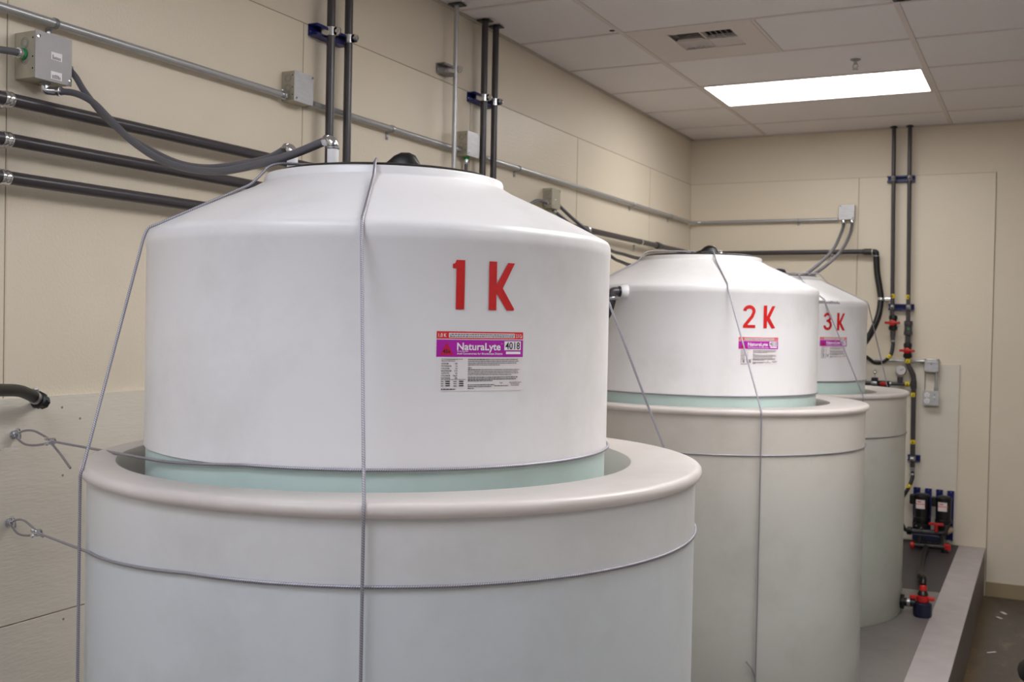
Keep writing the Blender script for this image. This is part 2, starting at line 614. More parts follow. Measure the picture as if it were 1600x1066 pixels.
def tile(x0, x1, y0, y1):
    """x0<x1, y0>y1: tile body sits just above the tee faces"""
    w, d = x1 - x0, y0 - y1
    key = (round(w, 3), round(d, 3))
    c = Vector(((x0 + x1) / 2, (y0 + y1) / 2, H + 0.012))
    if key not in tile_mesh:
        o = MB().box(c, (w - 0.004, d - 0.004, 0.015), 0.0015).build('ceiling_tile', 'ceiling', ce)
        tile_mesh[key] = o
    else:
        o = tile_mesh[key].copy()
        COL.objects.link(o)
        o.location = c - wloc(ce)
    return o


skip = {(round(x, 3), round(y, 3)) for x, y in TROFFERS}
diff_cell = (round(X1, 3), round(rowy[4], 3))     # row just nearer than the light
for i in range(len(colx) - 1):
    for j in range(len(rowy) - 1):
        key = (round(colx[i], 3), round(rowy[j], 3))
        if key in skip:
            continue
        if i == 1 and j == 4:
            tile(colx[1] + TX / 2, colx[2], rowy[j], rowy[j + 1])
            continue
        tile(colx[i], colx[i + 1], rowy[j], rowy[j + 1])
for x in colx[1:-1]:
    MB().span(x - TEE, x + TEE, YF, 0, H, H + 0.004).build('grid_bar', 'tee', ce)
for j, y in enumerate(rowy[1:-1]):
    for i in range(len(colx) - 1):
        MB().span(colx[i] + TEE, colx[i + 1] - TEE if i < len(colx) - 2 else XR, y - 0.008, y + 0.008, H + 0.0005, H + 0.004).build('grid_bar', 'tee', ce)
MB().span(X1 + TX / 2 - 0.008, X1 + TX / 2 + 0.008, rowy[5] + 0.008, rowy[4] - 0.008, H + 0.0005, H + 0.004).build('grid_bar', 'tee', ce)
MB().span(-0.002, 0.02, YF, 0, H - 0.002, H + 0.002).build('wall_angle', 'angle', ce)
MB().span(0.02, XR, -0.018, 0.002, H - 0.001, H + 0.002).build('wall_angle', 'tee', ce)
MB().lathe((0.522, -2.962, H + 0.0035), (0, 0, -1), [(0.014, 0), (0.014, 0.0006)], 10).build('broken_corner', 'dark', ce)


def troffer(x0, y0, label, lm='lamp'):
    x1, y1 = x0 + TX, y0 - TY
    t = thing('ceiling_light', ((x0 + x1) / 2, (y0 + y1) / 2, H), label, 'light', 'recessed ceiling lights')
    b = MB()
    w = 0.028
    b.span(x0 + 0.012, x1 - 0.012, y0 - 0.008, y0 - w, H + 0.001, H + 0.02, 0.001)
    b.span(x0 + 0.012, x1 - 0.012, y1 + w, y1 + 0.008, H + 0.001, H + 0.02, 0.001)
    b.span(x0 + 0.012, x0 + w, y0 - w, y1 + w, H + 0.001, H + 0.02, 0.001)
    b.span(x1 - w, x1 - 0.012, y0 - w, y1 + w, H + 0.001, H + 0.02, 0.001)
    b.build('frame', 'tee', t)
    MB().span(x0 + w - .002, x1 - w + .002, y0 - w + .002, y1 + w - .002, H + 0.006, H + 0.010).build('diffuser', lm, t)
    MB().span(x0 + 0.02, x1 - 0.02, y0 - 0.02, y1 + 0.02, H + 0.022, H + 0.12).build('housing', 'tee', t)


tl = ['lit fluorescent ceiling panel above the third tank, the one in view', 'added unseen light panel by the left wall, just in front of the nearest tank',
      'added unseen light panel by the left wall, closest to the front wall', 'added unseen light panel beside the middle tank, first of a row of three',
      'added unseen light panel in the middle of a row of three', 'added unseen light panel at the near end of a row of three', 'added unseen light panel on its own near the right wall']
for i, ((x, y), l) in enumerate(zip(TROFFERS, tl)):
    troffer(x, y, l, 'lampcool' if i in COOL else 'lamp')

# air diffuser
dx0, dx1, dy0, dy1 = X1 + 0.014, X1 + TX / 2 - 0.01, rowy[4] - 0.01, rowy[5] + 0.01
t = thing('air_diffuser', ((dx0 + dx1) / 2, (dy0 + dy1) / 2, H), 'square louvred air diffuser panel set in the ceiling', 'air vent')
ax0, ax1, ay0, ay1 = 0.735, 1.035, -2.50, -2.79     # louvre opening
b = MB()
b.span(dx0, ax0, dy0, dy1, H + 0.001, H + 0.006)
b.span(ax1, dx1, dy0, dy1, H + 0.001, H + 0.006)
b.span(ax0, ax1, dy0, ay0, H + 0.001, H + 0.006)
b.span(ax0, ax1, ay1, dy1, H + 0.001, H + 0.006)
b.build('face_plate', 'tee', t)
MB().span(ax0 - .01, ax1 + .01, ay0 + .01, ay1 - .01, H + 0.045, H + 0.05).build('plenum', 'dark', t)
xm, ym = (ax0 + ax1) / 2, (ay0 + ay1) / 2
rotx = lambda a: Matrix.Rotation(a, 3, 'X')
roty = lambda a: Matrix.Rotation(a, 3, 'Y')
for q in range(6):      # near-left quarter: blades across
    y = ay1 + (ym - ay1) * (q + 0.5) / 6
    MB().box(((ax0 + xm) / 2, y, H + 0.012), (xm - ax0 - .006, 0.018, 0.0012), rot=rotx(0.27)).build('blade', 'tee', t)
for q in range(6):      # near-right quarter
    x = xm + (ax1 - xm) * (q + 0.5) / 6
    MB().box((x, (ay1 + ym) / 2, H + 0.012), (0.014, ym - ay1 - .006, 0.0015), rot=roty(0.8)).build('blade', 'tee', t)
for q in range(6):      # far-left quarter
    x = ax0 + (xm - ax0) * (q + 0.5) / 6
    MB().box((x, (ay0 + ym) / 2, H + 0.012), (0.030, ay0 - ym - .006, 0.0015), rot=roty(-0.6)).build('blade', 'tee', t)
for q in range(6):      # far-right quarter
    y = ym + (ay0 - ym) * (q + 0.5) / 6
    MB().box(((ax1 + xm) / 2, y, H + 0.012), (ax1 - xm - .006, 0.032, 0.0015), rot=rotx(-0.5)).build('blade', 'tee', t)
MB().span(xm - .003, xm + .003, ay0, ay1, H + 0.002, H + 0.024).build('divider', 'tee', t)
MB().span(ax0, ax1, ym - .003, ym + .003, H + 0.002, H + 0.024).build('divider', 'tee', t)

# sprinkler
sx, sy = 1.466, -1.995
t = thing('fire_sprinkler', (sx, sy, H), 'small pendent fire sprinkler head hanging from the ceiling', 'sprinkler')
MB().lathe((sx, sy, H + 0.004), (0, 0, -1), [(0.026, 0), (0.026, 0.003), (0.016, 0.008), (0.010, 0.010)], 24).build('escutcheon', 'bigcover', t)
b = MB().cyl((sx, sy, H - 0.006), (sx, sy, H - 0.022), 0.009, 12)
b.tube([(sx - .009, sy, H - .02), (sx - .013, sy, H - .033), (sx, sy, H - .046)], 0.0025, 8)
b.tube([(sx + .009, sy, H - .02), (sx + .013, sy, H - .033), (sx, sy, H - .046)], 0.0025, 8)
b.build('frame', 'steel', t)
MB().cyl((sx, sy, H - .046), (sx, sy, H - .048), 0.016, 16).build('deflector', 'steel', t)

# small dark fitting on the ceiling at the top of the frame
t = thing('ceiling_fitting', (1.80, -2.985, H), 'small dark purple fitting on the ceiling, cut by the top edge', 'fitting')
MB().box((1.80, -3.00, H - 0.006), (0.070, 0.075, 0.012), 0.003).build('housing', 'darkbox', t)
MB().cyl((1.80, -3.00, H - 0.012), (1.80, -3.00, H - 0.016), 0.018, 16).build('lens', 'dark', t)


# ================================================================== TANKS
ZP = PADZ
TANKS = [
    dict(n='1 K', I=(1.108, -5.723), O=(1.169, -5.743), dz=0.0, strap=1.325, wire=1.477, mat='outer1'),
    dict(n='2 K', I=(1.083, -3.351), O=(1.147, -3.393), dz=-0.012, strap=1.280, wire=1.474, mat='outer2'),
    dict(n='3 K', I=(1.085, -2.066), O=(1.142, -1.976), dz=-0.031, strap=1.213, wire=1.477, mat='outer3'),
]
RI, RO, RH, RC = 0.475, 0.605, 0.525, 0.249
ordn = {'1 K': 'nearest', '2 K': 'middle', '3 K': 'farthest'}


def wrap(mb, I, R, th0, z0, verts, faces):
    """place flat (u,v) artwork on the tank's cylinder, u to the right as read from outside"""
    out = []
    for (u, v) in verts:
        a = th0 + u / R
        out.append((I[0] + R * math.cos(a), I[1] + R * math.sin(a), z0 + v))
    mb.add(out, faces)


def rect2d(u0, u1, v0, v1, n=1):
    V, F = [], []
    for k in range(n + 1):
        u = u0 + (u1 - u0) * k / n
        V += [(u, v0), (u, v1)]
    for k in range(n):
        F.append([2 * k, 2 * k + 2, 2 * k + 3, 2 * k + 1])
    return V, F


def text2d(s, height, width=None, bold=0.0):
    cu = bpy.data.curves.new('lettering', 'FONT')
    cu.body = s
    cu.size = 1.0
    cu.offset = bold
    cu.resolution_u = 3
    ob = bpy.data.objects.new('lettering', cu)
    COL.objects.link(ob)
    dg = bpy.context.evaluated_depsgraph_get()
    me = bpy.data.meshes.new_from_object(ob.evaluated_get(dg))
    V = [(v.co.x, v.co.y) for v in me.vertices]
    F = [list(p.vertices) for p in me.polygons]
    bpy.data.objects.remove(ob)
    bpy.data.curves.remove(cu)
    bpy.data.meshes.remove(me)
    x0, x1 = min(v[0] for v in V), max(v[0] for v in V)
    y0 = 0.0
    cap = 0.69
    s_ = height / cap
    sx_ = s_ if width is None else width / (x1 - x0)
    return [((x - x0) * sx_, (y - y0) * s_) for x, y in V], F


def shift(VF, du, dv):
    return [(u + du, v + dv) for u, v in VF[0]], VF[1]


def stroke2d(pts, w):
    """flat ribbon of width w along a polyline with mitred joins"""
    P = [Vector((p[0], p[1])) for p in pts]
    V, F = [], []
    for i, p in enumerate(P):
        if i == 0:
            d = (P[1] - P[0]).normalized()
            nrm, k = Vector((-d.y, d.x)), 1
        elif i == len(P) - 1:
            d = (P[-1] - P[-2]).normalized()
            nrm, k = Vector((-d.y, d.x)), 1
        else:
            d1, d2 = (P[i] - P[i - 1]).normalized(), (P[i + 1] - P[i]).normalized()
            n1, n2 = Vector((-d1.y, d1.x)), Vector((-d2.y, d2.x))
            nrm = (n1 + n2).normalized()
            k = 1 / max(0.5, nrm.dot(n1))
        V += [tuple(p + nrm * (w / 2 * k)), tuple(p - nrm * (w / 2 * k))]
    for i in range(len(P) - 1):
        F.append([2 * i, 2 * i + 1, 2 * i + 3, 2 * i + 2])
    return V, F


def arc(cx, cy, rx, ry, a0, a1, n=14):
    return [(cx + rx * math.cos(math.radians(a0 + (a1 - a0) * k / n)), cy + ry * math.sin(math.radians(a0 + (a1 - a0) * k / n))) for k in range(n + 1)]


def glyph(ch, h):
    """big vinyl characters; (verts, faces) list with origin at lower left"""
    if ch == '1':
        return [([(0.0065, 0), (0.0218, 0), (0.0218, h), (0.0065, h), (0.004, h * .93), (0.0, h * .915), (0.0, h * .83), (0.0065, h * .83)],
                 [[0, 1, 2, 3, 4, 5, 6, 7]])]
    if ch == 'K':
        s = 0.0150
        return [([(0, 0), (s, 0), (s, h), (0, h)], [[0, 1, 2, 3]]),
                ([(s, h * .35), (s, h * .53), (0.0375, h * .985), (0.052, h * .985), (0.0275, h * .455)], [[0, 4, 3, 2, 1]]),
                ([(s, h * .35), (0.0275, h * .455), (0.052, 0.003), (0.0505, 0), (0.0365, 0)], [[0, 4, 3, 2, 1]])]
    w = 0.0125
    if ch == '2':
        p = arc(0.0252, h - 0.0222, 0.0185, 0.016, 178, -20, 16) + [(0.036, h * .50), (0.0075, 0.0085)]
        return [stroke2d(p, w), ([(0, 0), (0.050, 0), (0.050, 0.0115), (0.002, 0.0115)], [[0, 1, 2, 3]])]
    if ch == '3':
        p = arc(0.0225, h * .735, 0.0165, h * .19, 172, -75, 14)
        q = arc(0.0230, h * .30, 0.0180, h * .228, 75, -172, 16)
        return [stroke2d(p, w), stroke2d(q, w), ([(0.016, h * .47), (0.029, h * .47), (0.029, h * .60), (0.016, h * .60)], [[0, 1, 2, 3]])]


def dashes(u0, u1, v, h, rng, dens=0.84):
    """a line of unreadably small print: word-length marks"""
    out = []
    u = u0
    while u < u1:
        w = rng.uniform(0.0016, 0.0056)
        e = min(u + w, u1)
        if e - u > 0.0006:
            out.append(rect2d(u, e, v, v + h))
        u = e + rng.uniform(0.0006, 0.0010) / dens
    return out


def make_label(tank, I, th0, z_top, code, k_val, ca_val, rng):
    """product sticker 0.167 x 0.102 m; th0 = angle of its left edge"""
    W, Ht = 0.167, 0.102
    R0 = RI + 0.0006
    b = MB()
    wrap(b, I, R0, th0, z_top - Ht, *rect2d(0, W, 0, Ht, 24))
    lab = b.build('label', 'film', tank)
    lab['label'] = 'product sticker with red and purple bands'

    def layer(name, m, shapes, off):
        bb = MB()
        for s in shapes:
            wrap(bb, I, RI + off, th0, z_top - Ht, *s)
        return bb.build(name, m, lab)
    layer('red_band', 'redband', [rect2d(0, W, Ht - 0.0125, Ht, 24)], 0.0009)
    layer('purple_band', 'purple', [rect2d(0, W, Ht - 0.0435, Ht - 0.0142, 24)], 0.0009)
    for rc in (rect2d(0.0215, 0.1485, Ht - 0.0105, Ht - 0.0028, 20), rect2d(0.1270, 0.1620, Ht - 0.0315, Ht - 0.0160, 8), rect2d(0.1305, 0.1615, Ht - 0.0385, Ht - 0.0340, 8)):
        layer('white_box', 'white', [rc], 0.0012)
    layer('triangle', 'redtri', [([(0.006, Ht - .0405), (0.030, Ht - .0405), (0.018, Ht - .0185)], [[0, 1, 2]])], 0.0012)
    layer('potassium_lettering', 'white', [shift(text2d(k_val, 0.0062, 0.0142, 0.012), 0.0030, Ht - 0.0098)], 0.0014)['kind'] = 'stuff'
    layer('calcium_lettering', 'white', [shift(text2d(ca_val, 0.0062, 0.0138, 0.012), 0.1508, Ht - 0.0098)], 0.0014)['kind'] = 'stuff'
    layer('title_lettering', 'white', [shift(text2d('NaturaLyte', 0.0120, 0.0830, 0.022), 0.0362, Ht - 0.0315)], 0.0014)['kind'] = 'stuff'
    wh = [shift(text2d('Acid Concentrate for Bicarbonate Dialysis', 0.0032, 0.0870, 0.016), 0.0362, Ht - 0.0393),
          shift(text2d('\u2122', 0.0016, 0.0030), 0.1200, Ht - 0.0215)]
    wh += dashes(0.0362, 0.0580, Ht - 0.0343, 0.0010, rng)
    layer('white_lettering', 'white', wh, 0.0014)['kind'] = 'stuff'
    layer('number_lettering', 'ink', [shift(text2d(code, 0.0120, 0.0310, 0.014), 0.1290, Ht - 0.0298)], 0.0015)['kind'] = 'stuff'
    bl = [shift(text2d('45x', 0.0062, 0.0140, 0.012), 0.0110, Ht - 0.0370)]
    names = ['SODIUM', 'POTASSIUM', 'CALCIUM', 'MAGNESIUM', 'ACETATE', 'CHLORIDE', 'DEXTROSE']
    vals = {'4018': ['100', '1.0', '2.5', '0.75', '4.0', '104.25', '200']}.get(code, ['100', k_val.split()[0], ca_val.split()[0], '0.75', '4.0', '', '200'])
    v = Ht - 0.0560
    for nme, vl in zip(names, vals):
        bl.append(shift(text2d(nme, 0.0022, 0.0014 + 0.0018 * len(nme), 0.018), 0.0090, v))
        if vl:
            tv = text2d(vl, 0.0022, None, 0.018)
            wv = max(p[0] for p in tv[0])
            bl.append(shift(tv, 0.0375 - wv, v))
        v -= 0.0041
    bl += dashes(0.0090, 0.0350, 0.0026, 0.0017, rng)
    bl += dashes(0.0228, 0.1472, Ht - 0.0058, 0.0015, rng) + dashes(0.0228, 0.1472, Ht - 0.0090, 0.0015, rng)
    for q in range(3):
        bl.append(rect2d(0.0165, 0.0245, 0.0085 + q * 0.0037, 0.0104 + q * 0.0037))
        bl.append(rect2d(0.0410, 0.0490, 0.0085 + q * 0.0037, 0.0104 + q * 0.0037))
    for q, (a, c) in enumerate(((0.057, 0.098), (0.057, 0.064), (0.057, 0.078))):
        bl += dashes(a, c, (Ht - 0.0482, Ht - 0.0628, Ht - 0.0658)[q], 0.0013, rng)
    bl += dashes(0.057, 0.156, Ht - 0.0790, 0.0014, rng) + dashes(0.057, 0.153, Ht - 0.0822, 0.0014, rng) + dashes(0.057, 0.104, Ht - 0.0850, 0.0014, rng)
    bl += dashes(0.057, 0.108, Ht - 0.0920, 0.0013, rng) + dashes(0.057, 0.102, Ht - 0.0950, 0.0013, rng) + dashes(0.057, 0.068, Ht - 0.0980, 0.0013, rng)
    layer('black_lettering', 'ink', bl, 0.0015)['kind'] = 'stuff'
    gr = []
    for q, e in enumerate((0.157, 0.158, 0.154, 0.118)):
        gr += dashes(0.099 if q == 0 else 0.057, e, Ht - 0.0482 - 0.0031 * q, 0.0012, rng)
    for q, e in enumerate((0.160, 0.156, 0.159, 0.142)):
        gr += dashes(0.078 if q == 0 else 0.057, e, Ht - 0.0658 - 0.0029 * q, 0.0012, rng)
    gr += dashes(0.0090, 0.0470, Ht - 0.0478, 0.0011, rng) + dashes(0.0090, 0.0330, Ht - 0.0508, 0.0011, rng) + dashes(0.0090, 0.0530, 0.0195, 0.0010, rng)
    for q in range(3):
        gr.append(rect2d(0.0090, 0.0130, 0.0085 + q * 0.0037, 0.0098 + q * 0.0037))
        gr.append(rect2d(0.0305, 0.0365, 0.0085 + q * 0.0037, 0.0098 + q * 0.0037))
    # small flared emblem and maker's line
    for sgn in (-1, 1):
        gr.append(([(0.1215, 0.0115), (0.1215 + sgn * 0.0012, 0.0145), (0.1215 + sgn * 0.0030, 0.0162), (0.1215 + sgn * 0.0018, 0.0130)], [[0, 1, 2, 3]]))
    gr += dashes(0.1080, 0.1365, 0.0080, 0.0014, rng)
    for q, (a, c) in enumerate(((0.1385, 0.1640), (0.1410, 0.1615), (0.1430, 0.1590))):
        gr += dashes(a, c, 0.0138 - 0.0026 * q, 0.0011, rng)
    layer('grey_lettering', 'greyink', gr, 0.0015)['kind'] = 'stuff'


def ring_band(I, R, zs):
    return [(I[0], I[1], R, z) for z in zs]


def make_tank(T, th_num, th_k, z_char, th_lab, z_lab, code, kv, cv):
    I, O, dz, zw = T['I'], T['O'], T['dz'], T['wire']
    nm = T['n']
    t = thing('storage_tank', (I[0], I[1], ZP + 0.03), 'white polyethylene storage tank marked %s in red, the %s of three' % (nm, ordn[nm]), 'tank', 'white dosing tanks')
    MB().rings([(I[0], I[1], 0.40, ZP + 0.03), (I[0], I[1], 0.455, ZP + 0.035), (I[0], I[1], RI - 0.003, ZP + 0.06), (I[0], I[1], RI - 0.003, zw - 0.004)],
               close_bottom=True).build('lower_shell', 'tankgreen', t)
    zs = 1.896 + dz
    prof = [(RI - 0.003, zw - 0.004), (RI + 0.0005, zw - 0.002), (RI, zw + 0.004), (RI, 1.55), (RI, 1.7), (RI, zs - 0.034), (RI + 0.0018, zs - 0.030), (RI + 0.0014, zs - 0.020), (RI + 0.0010, zs - 0.012),
            (RI - 0.0005, zs - 0.007), (RI - 0.004, zs - 0.0010), (RI - 0.010, zs + 0.0025), (RI - 0.016, zs + 0.0056), (RI - 0.022, zs + 0.0087), (RI - 0.055, zs + 0.0255), (RI - 0.10, zs + 0.048),
            (RI - 0.15, zs + 0.0715), (RI - 0.20, zs + 0.094), (RC + 0.008, zs + 0.1045)]
    MB().rings([(I[0], I[1], r, z) for r, z in prof]).build('shell', 'tankwhite', t)
    zc = 2.001 + dz
    cprof = [(RC + 0.008, zc - 0.0005), (RC + 0.002, zc + 0.002), (RC, zc + 0.005), (RC, zc + 0.0145), (RC - 0.002, zc + 0.0185), (RC - 0.008, zc + 0.020),
             (RC - 0.03, zc + 0.0195), (0.01, zc + 0.0195)]
    MB().rings([(I[0], I[1], r, z) for r, z in cprof], close_top=True).build('neck', 'tankwhite', t)
    lid = MB().rings([(I[0], I[1], r, zc + z) for r, z in ((0.226, 0.0195), (0.226, 0.0255), (0.222, 0.0275), (0.12, 0.0315), (0.01, 0.0335))], 96, close_top=True).build('lid', 'lid', t)
    # hump-backed vent on the lid
    vx = Vector((0.894, 0.447, 0)).normalized()
    vc = Vector((I[0], I[1], zc + 0.032)) + vx * 0.036 + (Vector((CAM.x, CAM.y, 0)) - Vector((I[0], I[1], 0))).normalized() * 0.095
    vy = Vector((-vx.y, vx.x, 0))
    b = MB()
    V, F = [], []
    pr = [(-0.050, 0.008, .010), (-0.034, 0.014, .018), (-0.018, 0.028, .026), (-0.004, 0.0345, .030), (0.012, 0.0345, .031), (0.024, 0.029, .029), (0.0325, 0.015, .026), (0.034, 0.0, .024)]
    for (s, hgt, wd) in pr:
        for k in range(9):
            a = PI * k / 8
            V.append(vc + vx * s + vy * (wd * math.cos(a)) + Vector((0, 0, max(hgt, 0.0005) * math.sin(a) ** 0.6)))
    for i in range(len(pr) - 1):
        for k in range(8):
            F.append([i * 9 + k, i * 9 + k + 1, (i + 1) * 9 + k + 1, (i + 1) * 9 + k])
    F.append(list(range(9)))
    b.add(V, F)
    b.build('vent', 'black', lid)
    # red vinyl characters
    h = 0.0840
    for ch, th in ((nm[0], th_num), ('K', th_k)):
        b = MB()
        for g in glyph(ch, h):
            wrap(b, I, RI + 0.0014, th, z_char, *g)
        o = b.build('character', 'redink', t)
        o['label'] = 'red vinyl %s' % ('letter K' if ch == 'K' else 'numeral ' + ch)
    make_label(t, I, th_lab, z_lab, code, kv, cv, random.Random(sum(map(ord, code))))
    # --- outer containment tank
    c = thing('containment_tank', (O[0], O[1], ZP), '%s wide white containment tank, with rounded flange, ringing the %s tank' % (ordn[nm], nm), 'tank', 'containment tanks')
    zf = 1.452 + dz
    wall = [(O[0], O[1], 0.55, ZP + 0.004), (O[0], O[1], RO - 0.006, ZP), (O[0], O[1], RO, ZP + 0.012), (O[0], O[1], RO, 0.7), (O[0], O[1], RO, 1.0), (O[0], O[1], RO, 1.2),
            (O[0], O[1], RO, zf - 0.0230)]
    MB().rings(wall, close_bottom=True).build('body', T['mat'], c)
    fp = [(-0.001, -0.0235), (0.005, -0.0230), (0.0095, -0.0205), (0.0122, -0.0160), (0.0130, -0.0110), (0.0118, -0.0060), (0.0085, -0.0022), (0.0035, -0.0003), (-0.003, 0.0)]
    fl_ = [(O[0], O[1], RO + dr, zf + dzz) for dr, dzz in fp]
    fl_ += [(I[0], I[1], RH + 0.007, zf - 0.004), (I[0], I[1], RH + 0.002, zf - 0.006), (I[0], I[1], RH, zf - 0.011), (I[0], I[1], RH + 0.001, zf - 0.03), (I[0], I[1], RH + 0.002, zf - 0.10)]
    MB().rings(fl_).build('flange', 'flange', c)
    MB().rings([(I[0], I[1], RH + 0.002, zf - 0.10), (I[0], I[1], RH + 0.002, ZP + 0.03), (I[0], I[1], 0.1, ZP + 0.025)], close_top=True).build('liner', 'liner', c)
    return t, c


R_ = math.radians
make_tank(TANKS[0], R_(-42.4), R_(-34.25), 1.749, R_(-45.55), 1.7115, '4018', '1.0 K', '2.5 Ca')
make_tank(TANKS[1], R_(-53.6), R_(-43.5), 1.726, R_(-55.3), 1.692, '4010', '2.0 K', '2.5 Ca')
make_tank(TANKS[2], R_(-46.2), R_(-36.7), 1.722, R_(-48.3), 1.689, '4019', '3.0 K', '2.5 Ca')

# ================================================================== TIE-DOWN CABLES
CR = 0.0028


def ang(o, a, r, z):
    return (o[0] + r * math.cos(R_(a)), o[1] + r * math.sin(R_(a)), z)


def over_cable(T, a_in, a_out, b_in, b_out, lift, label):
    """wire rope from the pad, over flange, shoulder and lid, down the other side"""
    I, O, dz = T['I'], T['O'], T['dz']
    zs, zc, zf = 1.896 + dz, 2.001 + dz, 1.452 + dz

    def leg(ai, ao):
        e = CR * 0.9
        return [ang(O, ao, RO + e + 0.014, ZP + 0.004), ang(O, ao, RO + e + 0.013, 0.9),
                ang(O, ao, RO + 0.013 + e, zf - 0.012), ang(O, ao, RO + 0.009 + e, zf - 0.001),
                ang(I, ai, RI + 0.0035 + e, zs - 0.016), ang(I, ai, RI - 0.004 + e, zs + 0.001 + e), ang(I, ai, RI - 0.02, zs + 0.007 + e * 1.6),
                ang(I, ai, RC + 0.03, zs + 0.096 + e * 1.5), ang(I, ai, RC + 0.004 + e, zc + 0.017 + e), ang(I, ai, RC - 0.006, zc + 0.025 + e + lift), ang(I, ai, 0.222, zc + 0.032 + e + lift)]
    p = leg(a_in, a_out)
    q = leg(b_in, b_out)[::-1]
    pts = fillet(p + [(I[0] - 0.02, I[1] - 0.03, zc + 0.036 + CR + lift)] + q, 0.008, 3)
    o = MB().tube(pts, CR, 8).build('tie_down_cable', 'cable', None, 60)
    return tag(o, label, 'cable', 'tie-down cables over the tanks')


over_cable(TANKS[0], -61, -62.4, 119, 117, 0.0, 'steel cable running down the front of the 1 K tank')
over_cable(TANKS[0], -131, -124, 47, 47, 0.007, 'steel cable over the left and right shoulders of the 1 K tank')
over_cable(TANKS[1], -60.8, -57, 119, 122, 0.0, 'steel cable crossing the label of the 2 K tank')
over_cable(TANKS[1], -137, -136, 103, 103, 0.007, 'steel cable over the left shoulder of the 2 K tank')
over_cable(TANKS[2], -45.6, -42.2, 135, 138, 0.0, 'steel cable crossing the front of the 3 K tank')
over_cable(TANKS[2], -4.5 - 140, -140, 12, 41, 0.007, 'steel cable running down the right side of the 3 K tank')


def eye(t, y, z):
    """forged eye bolt screwed into the wall board"""
    b = MB()
    b.lathe((0.011, y, z), (1, 0, 0), [(0.011, 0), (0.011, 0.003), (0.005, 0.0035), (0.005, 0.014)], 16)
    b.torus((0.029, y + 0.001, z + 0.002), (0.35, 0.95, 0.1), 0.0125, 0.0042, 24, 10)
    b.build('eye_bolt', 'chrome', t)


def clip(t, p, d):
    d = Vector(d).normalized()
    p = Vector(p)
    b = MB()
    n = d.cross(Vector((0, 0, 1))).normalized()
    b.box(p, (0.016, 0.013, 0.012), 0.003, rot=Matrix((d, n, d.cross(n))).transposed())
    for s in (-1, 1):
        c = p + d * (0.0045 * s)
        b.tube(fillet([c + n * 0.012 - Vector((0, 0, .006)), c - n * 0.009 - Vector((0, 0, .006)), c - n * 0.009 + Vector((0, 0, .006)), c + n * 0.012 + Vector((0, 0, .006))], 0.005, 4), 0.0021, 8)
        for q in (-1, 1):
            b.lathe(c + n * 0.0085 + Vector((0, 0, .006 * q)), n, [(0.0042, 0), (0.0042, 0.0045), (0.0030, 0.005)], 6)
    b.build('cable_clip', 'chrome', t)


def ring_cable(center, R, z, hook, hz, z_tan, label, tail):
    hx, hy = hook
    d = math.hypot(hx - center[0], hy - center[1])
    a0 = math.atan2(hy - center[1], hx - center[0]) + math.acos(R / d)
    a1 = math.atan2(-4.80 - center[1], 0.012 - center[0]) - math.acos(R / math.hypot(0.012 - center[0], -4.80 - center[1]))
    if a1 < a0:
        a1 += 2 * PI
    T0 = Vector((center[0] + R * math.cos(a0), center[1] + R * math.sin(a0), z_tan))
    hk = Vector((hx, hy, hz))
    t = thing('ring_cable', (hx, hy, hz), label, 'cable', 'ring cables tying the tank to the wall')
    dirv = (T0 - hk).normalized()
    cp = hk + dirv * (T0 - hk).length * tail[0]
    pts = [cp, T0]
    n = 64
    for k in range(n + 1):
        a = a0 + (a1 - a0) * k / n
        zz = z_tan + (z - z_tan) * min(1, k / 10)
        pts.append((center[0] + R * math.cos(a), center[1] + R * math.sin(a), zz))
    pts.append((0.012, -4.80, z + 0.01))
    MB().tube(pts, CR, 8).build('rope', 'cable', t, 60)
    # loop through the eye
    L_ = (cp - hk).length
    lp = spline([cp - dirv * 0.003 + Vector((0, 0, 0.002)), hk + dirv * L_ * .78 + Vector((0, 0, 0.010)), hk + dirv * L_ * .5 + Vector((0, 0, 0.017)), hk + dirv * L_ * .22 + Vector((0, 0, 0.014)),
                 hk + dirv * 0.004 + Vector((0, 0, 0.004)), hk + dirv * 0.004 + Vector((0, 0, -0.010)), hk + dirv * L_ * .25 + Vector((0, 0, -0.020)), hk + dirv * L_ * .6 + Vector((0, 0, -0.016)),
                 cp - dirv * 0.003 + Vector((0, 0, -0.004))], 6)
    MB().tube(lp, CR, 8).build('loop', 'cable', t, 60)
    MB().tube(spline([cp + Vector((0, 0, -.004)), cp + dirv * tail[1] * 0.5 + Vector((0, 0, tail[2] * 0.5)), cp + dirv * tail[1] + Vector((0, 0, tail[2]))], 5), CR, 8).build('tail', 'cable', t, 60)
    eye(t, hy, hz)
    eye(t, -4.80, z + 0.01)
    clip(t, cp, dirv)
    return t


ring_cable(TANKS[0]['I'], RI + CR + 0.001, 1.477, (0.03, -5.756), 1.418, 1.462, 'upper steel cable from a wall eye around the 1 K tank', (0.30, 0.15, -0.052))
ring_cable(TANKS[0]['O'], RO + CR, 1.325, (0.03, -5.768), 1.194, 1.306, 'lower steel cable from a wall eye around the nearest containment tank', (0.40, 0.075, -0.004))


def belt(center, R, z, label):
    pts = [(center[0] + R * math.cos(2 * PI * k / 90), center[1] + R * math.sin(2 * PI * k / 90), z) for k in range(91)]
    return tag(MB().tube(pts, CR * 0.9, 8).build('ring_cable', 'cable', None, 60), label, 'cable', 'ring cables round the far tanks')


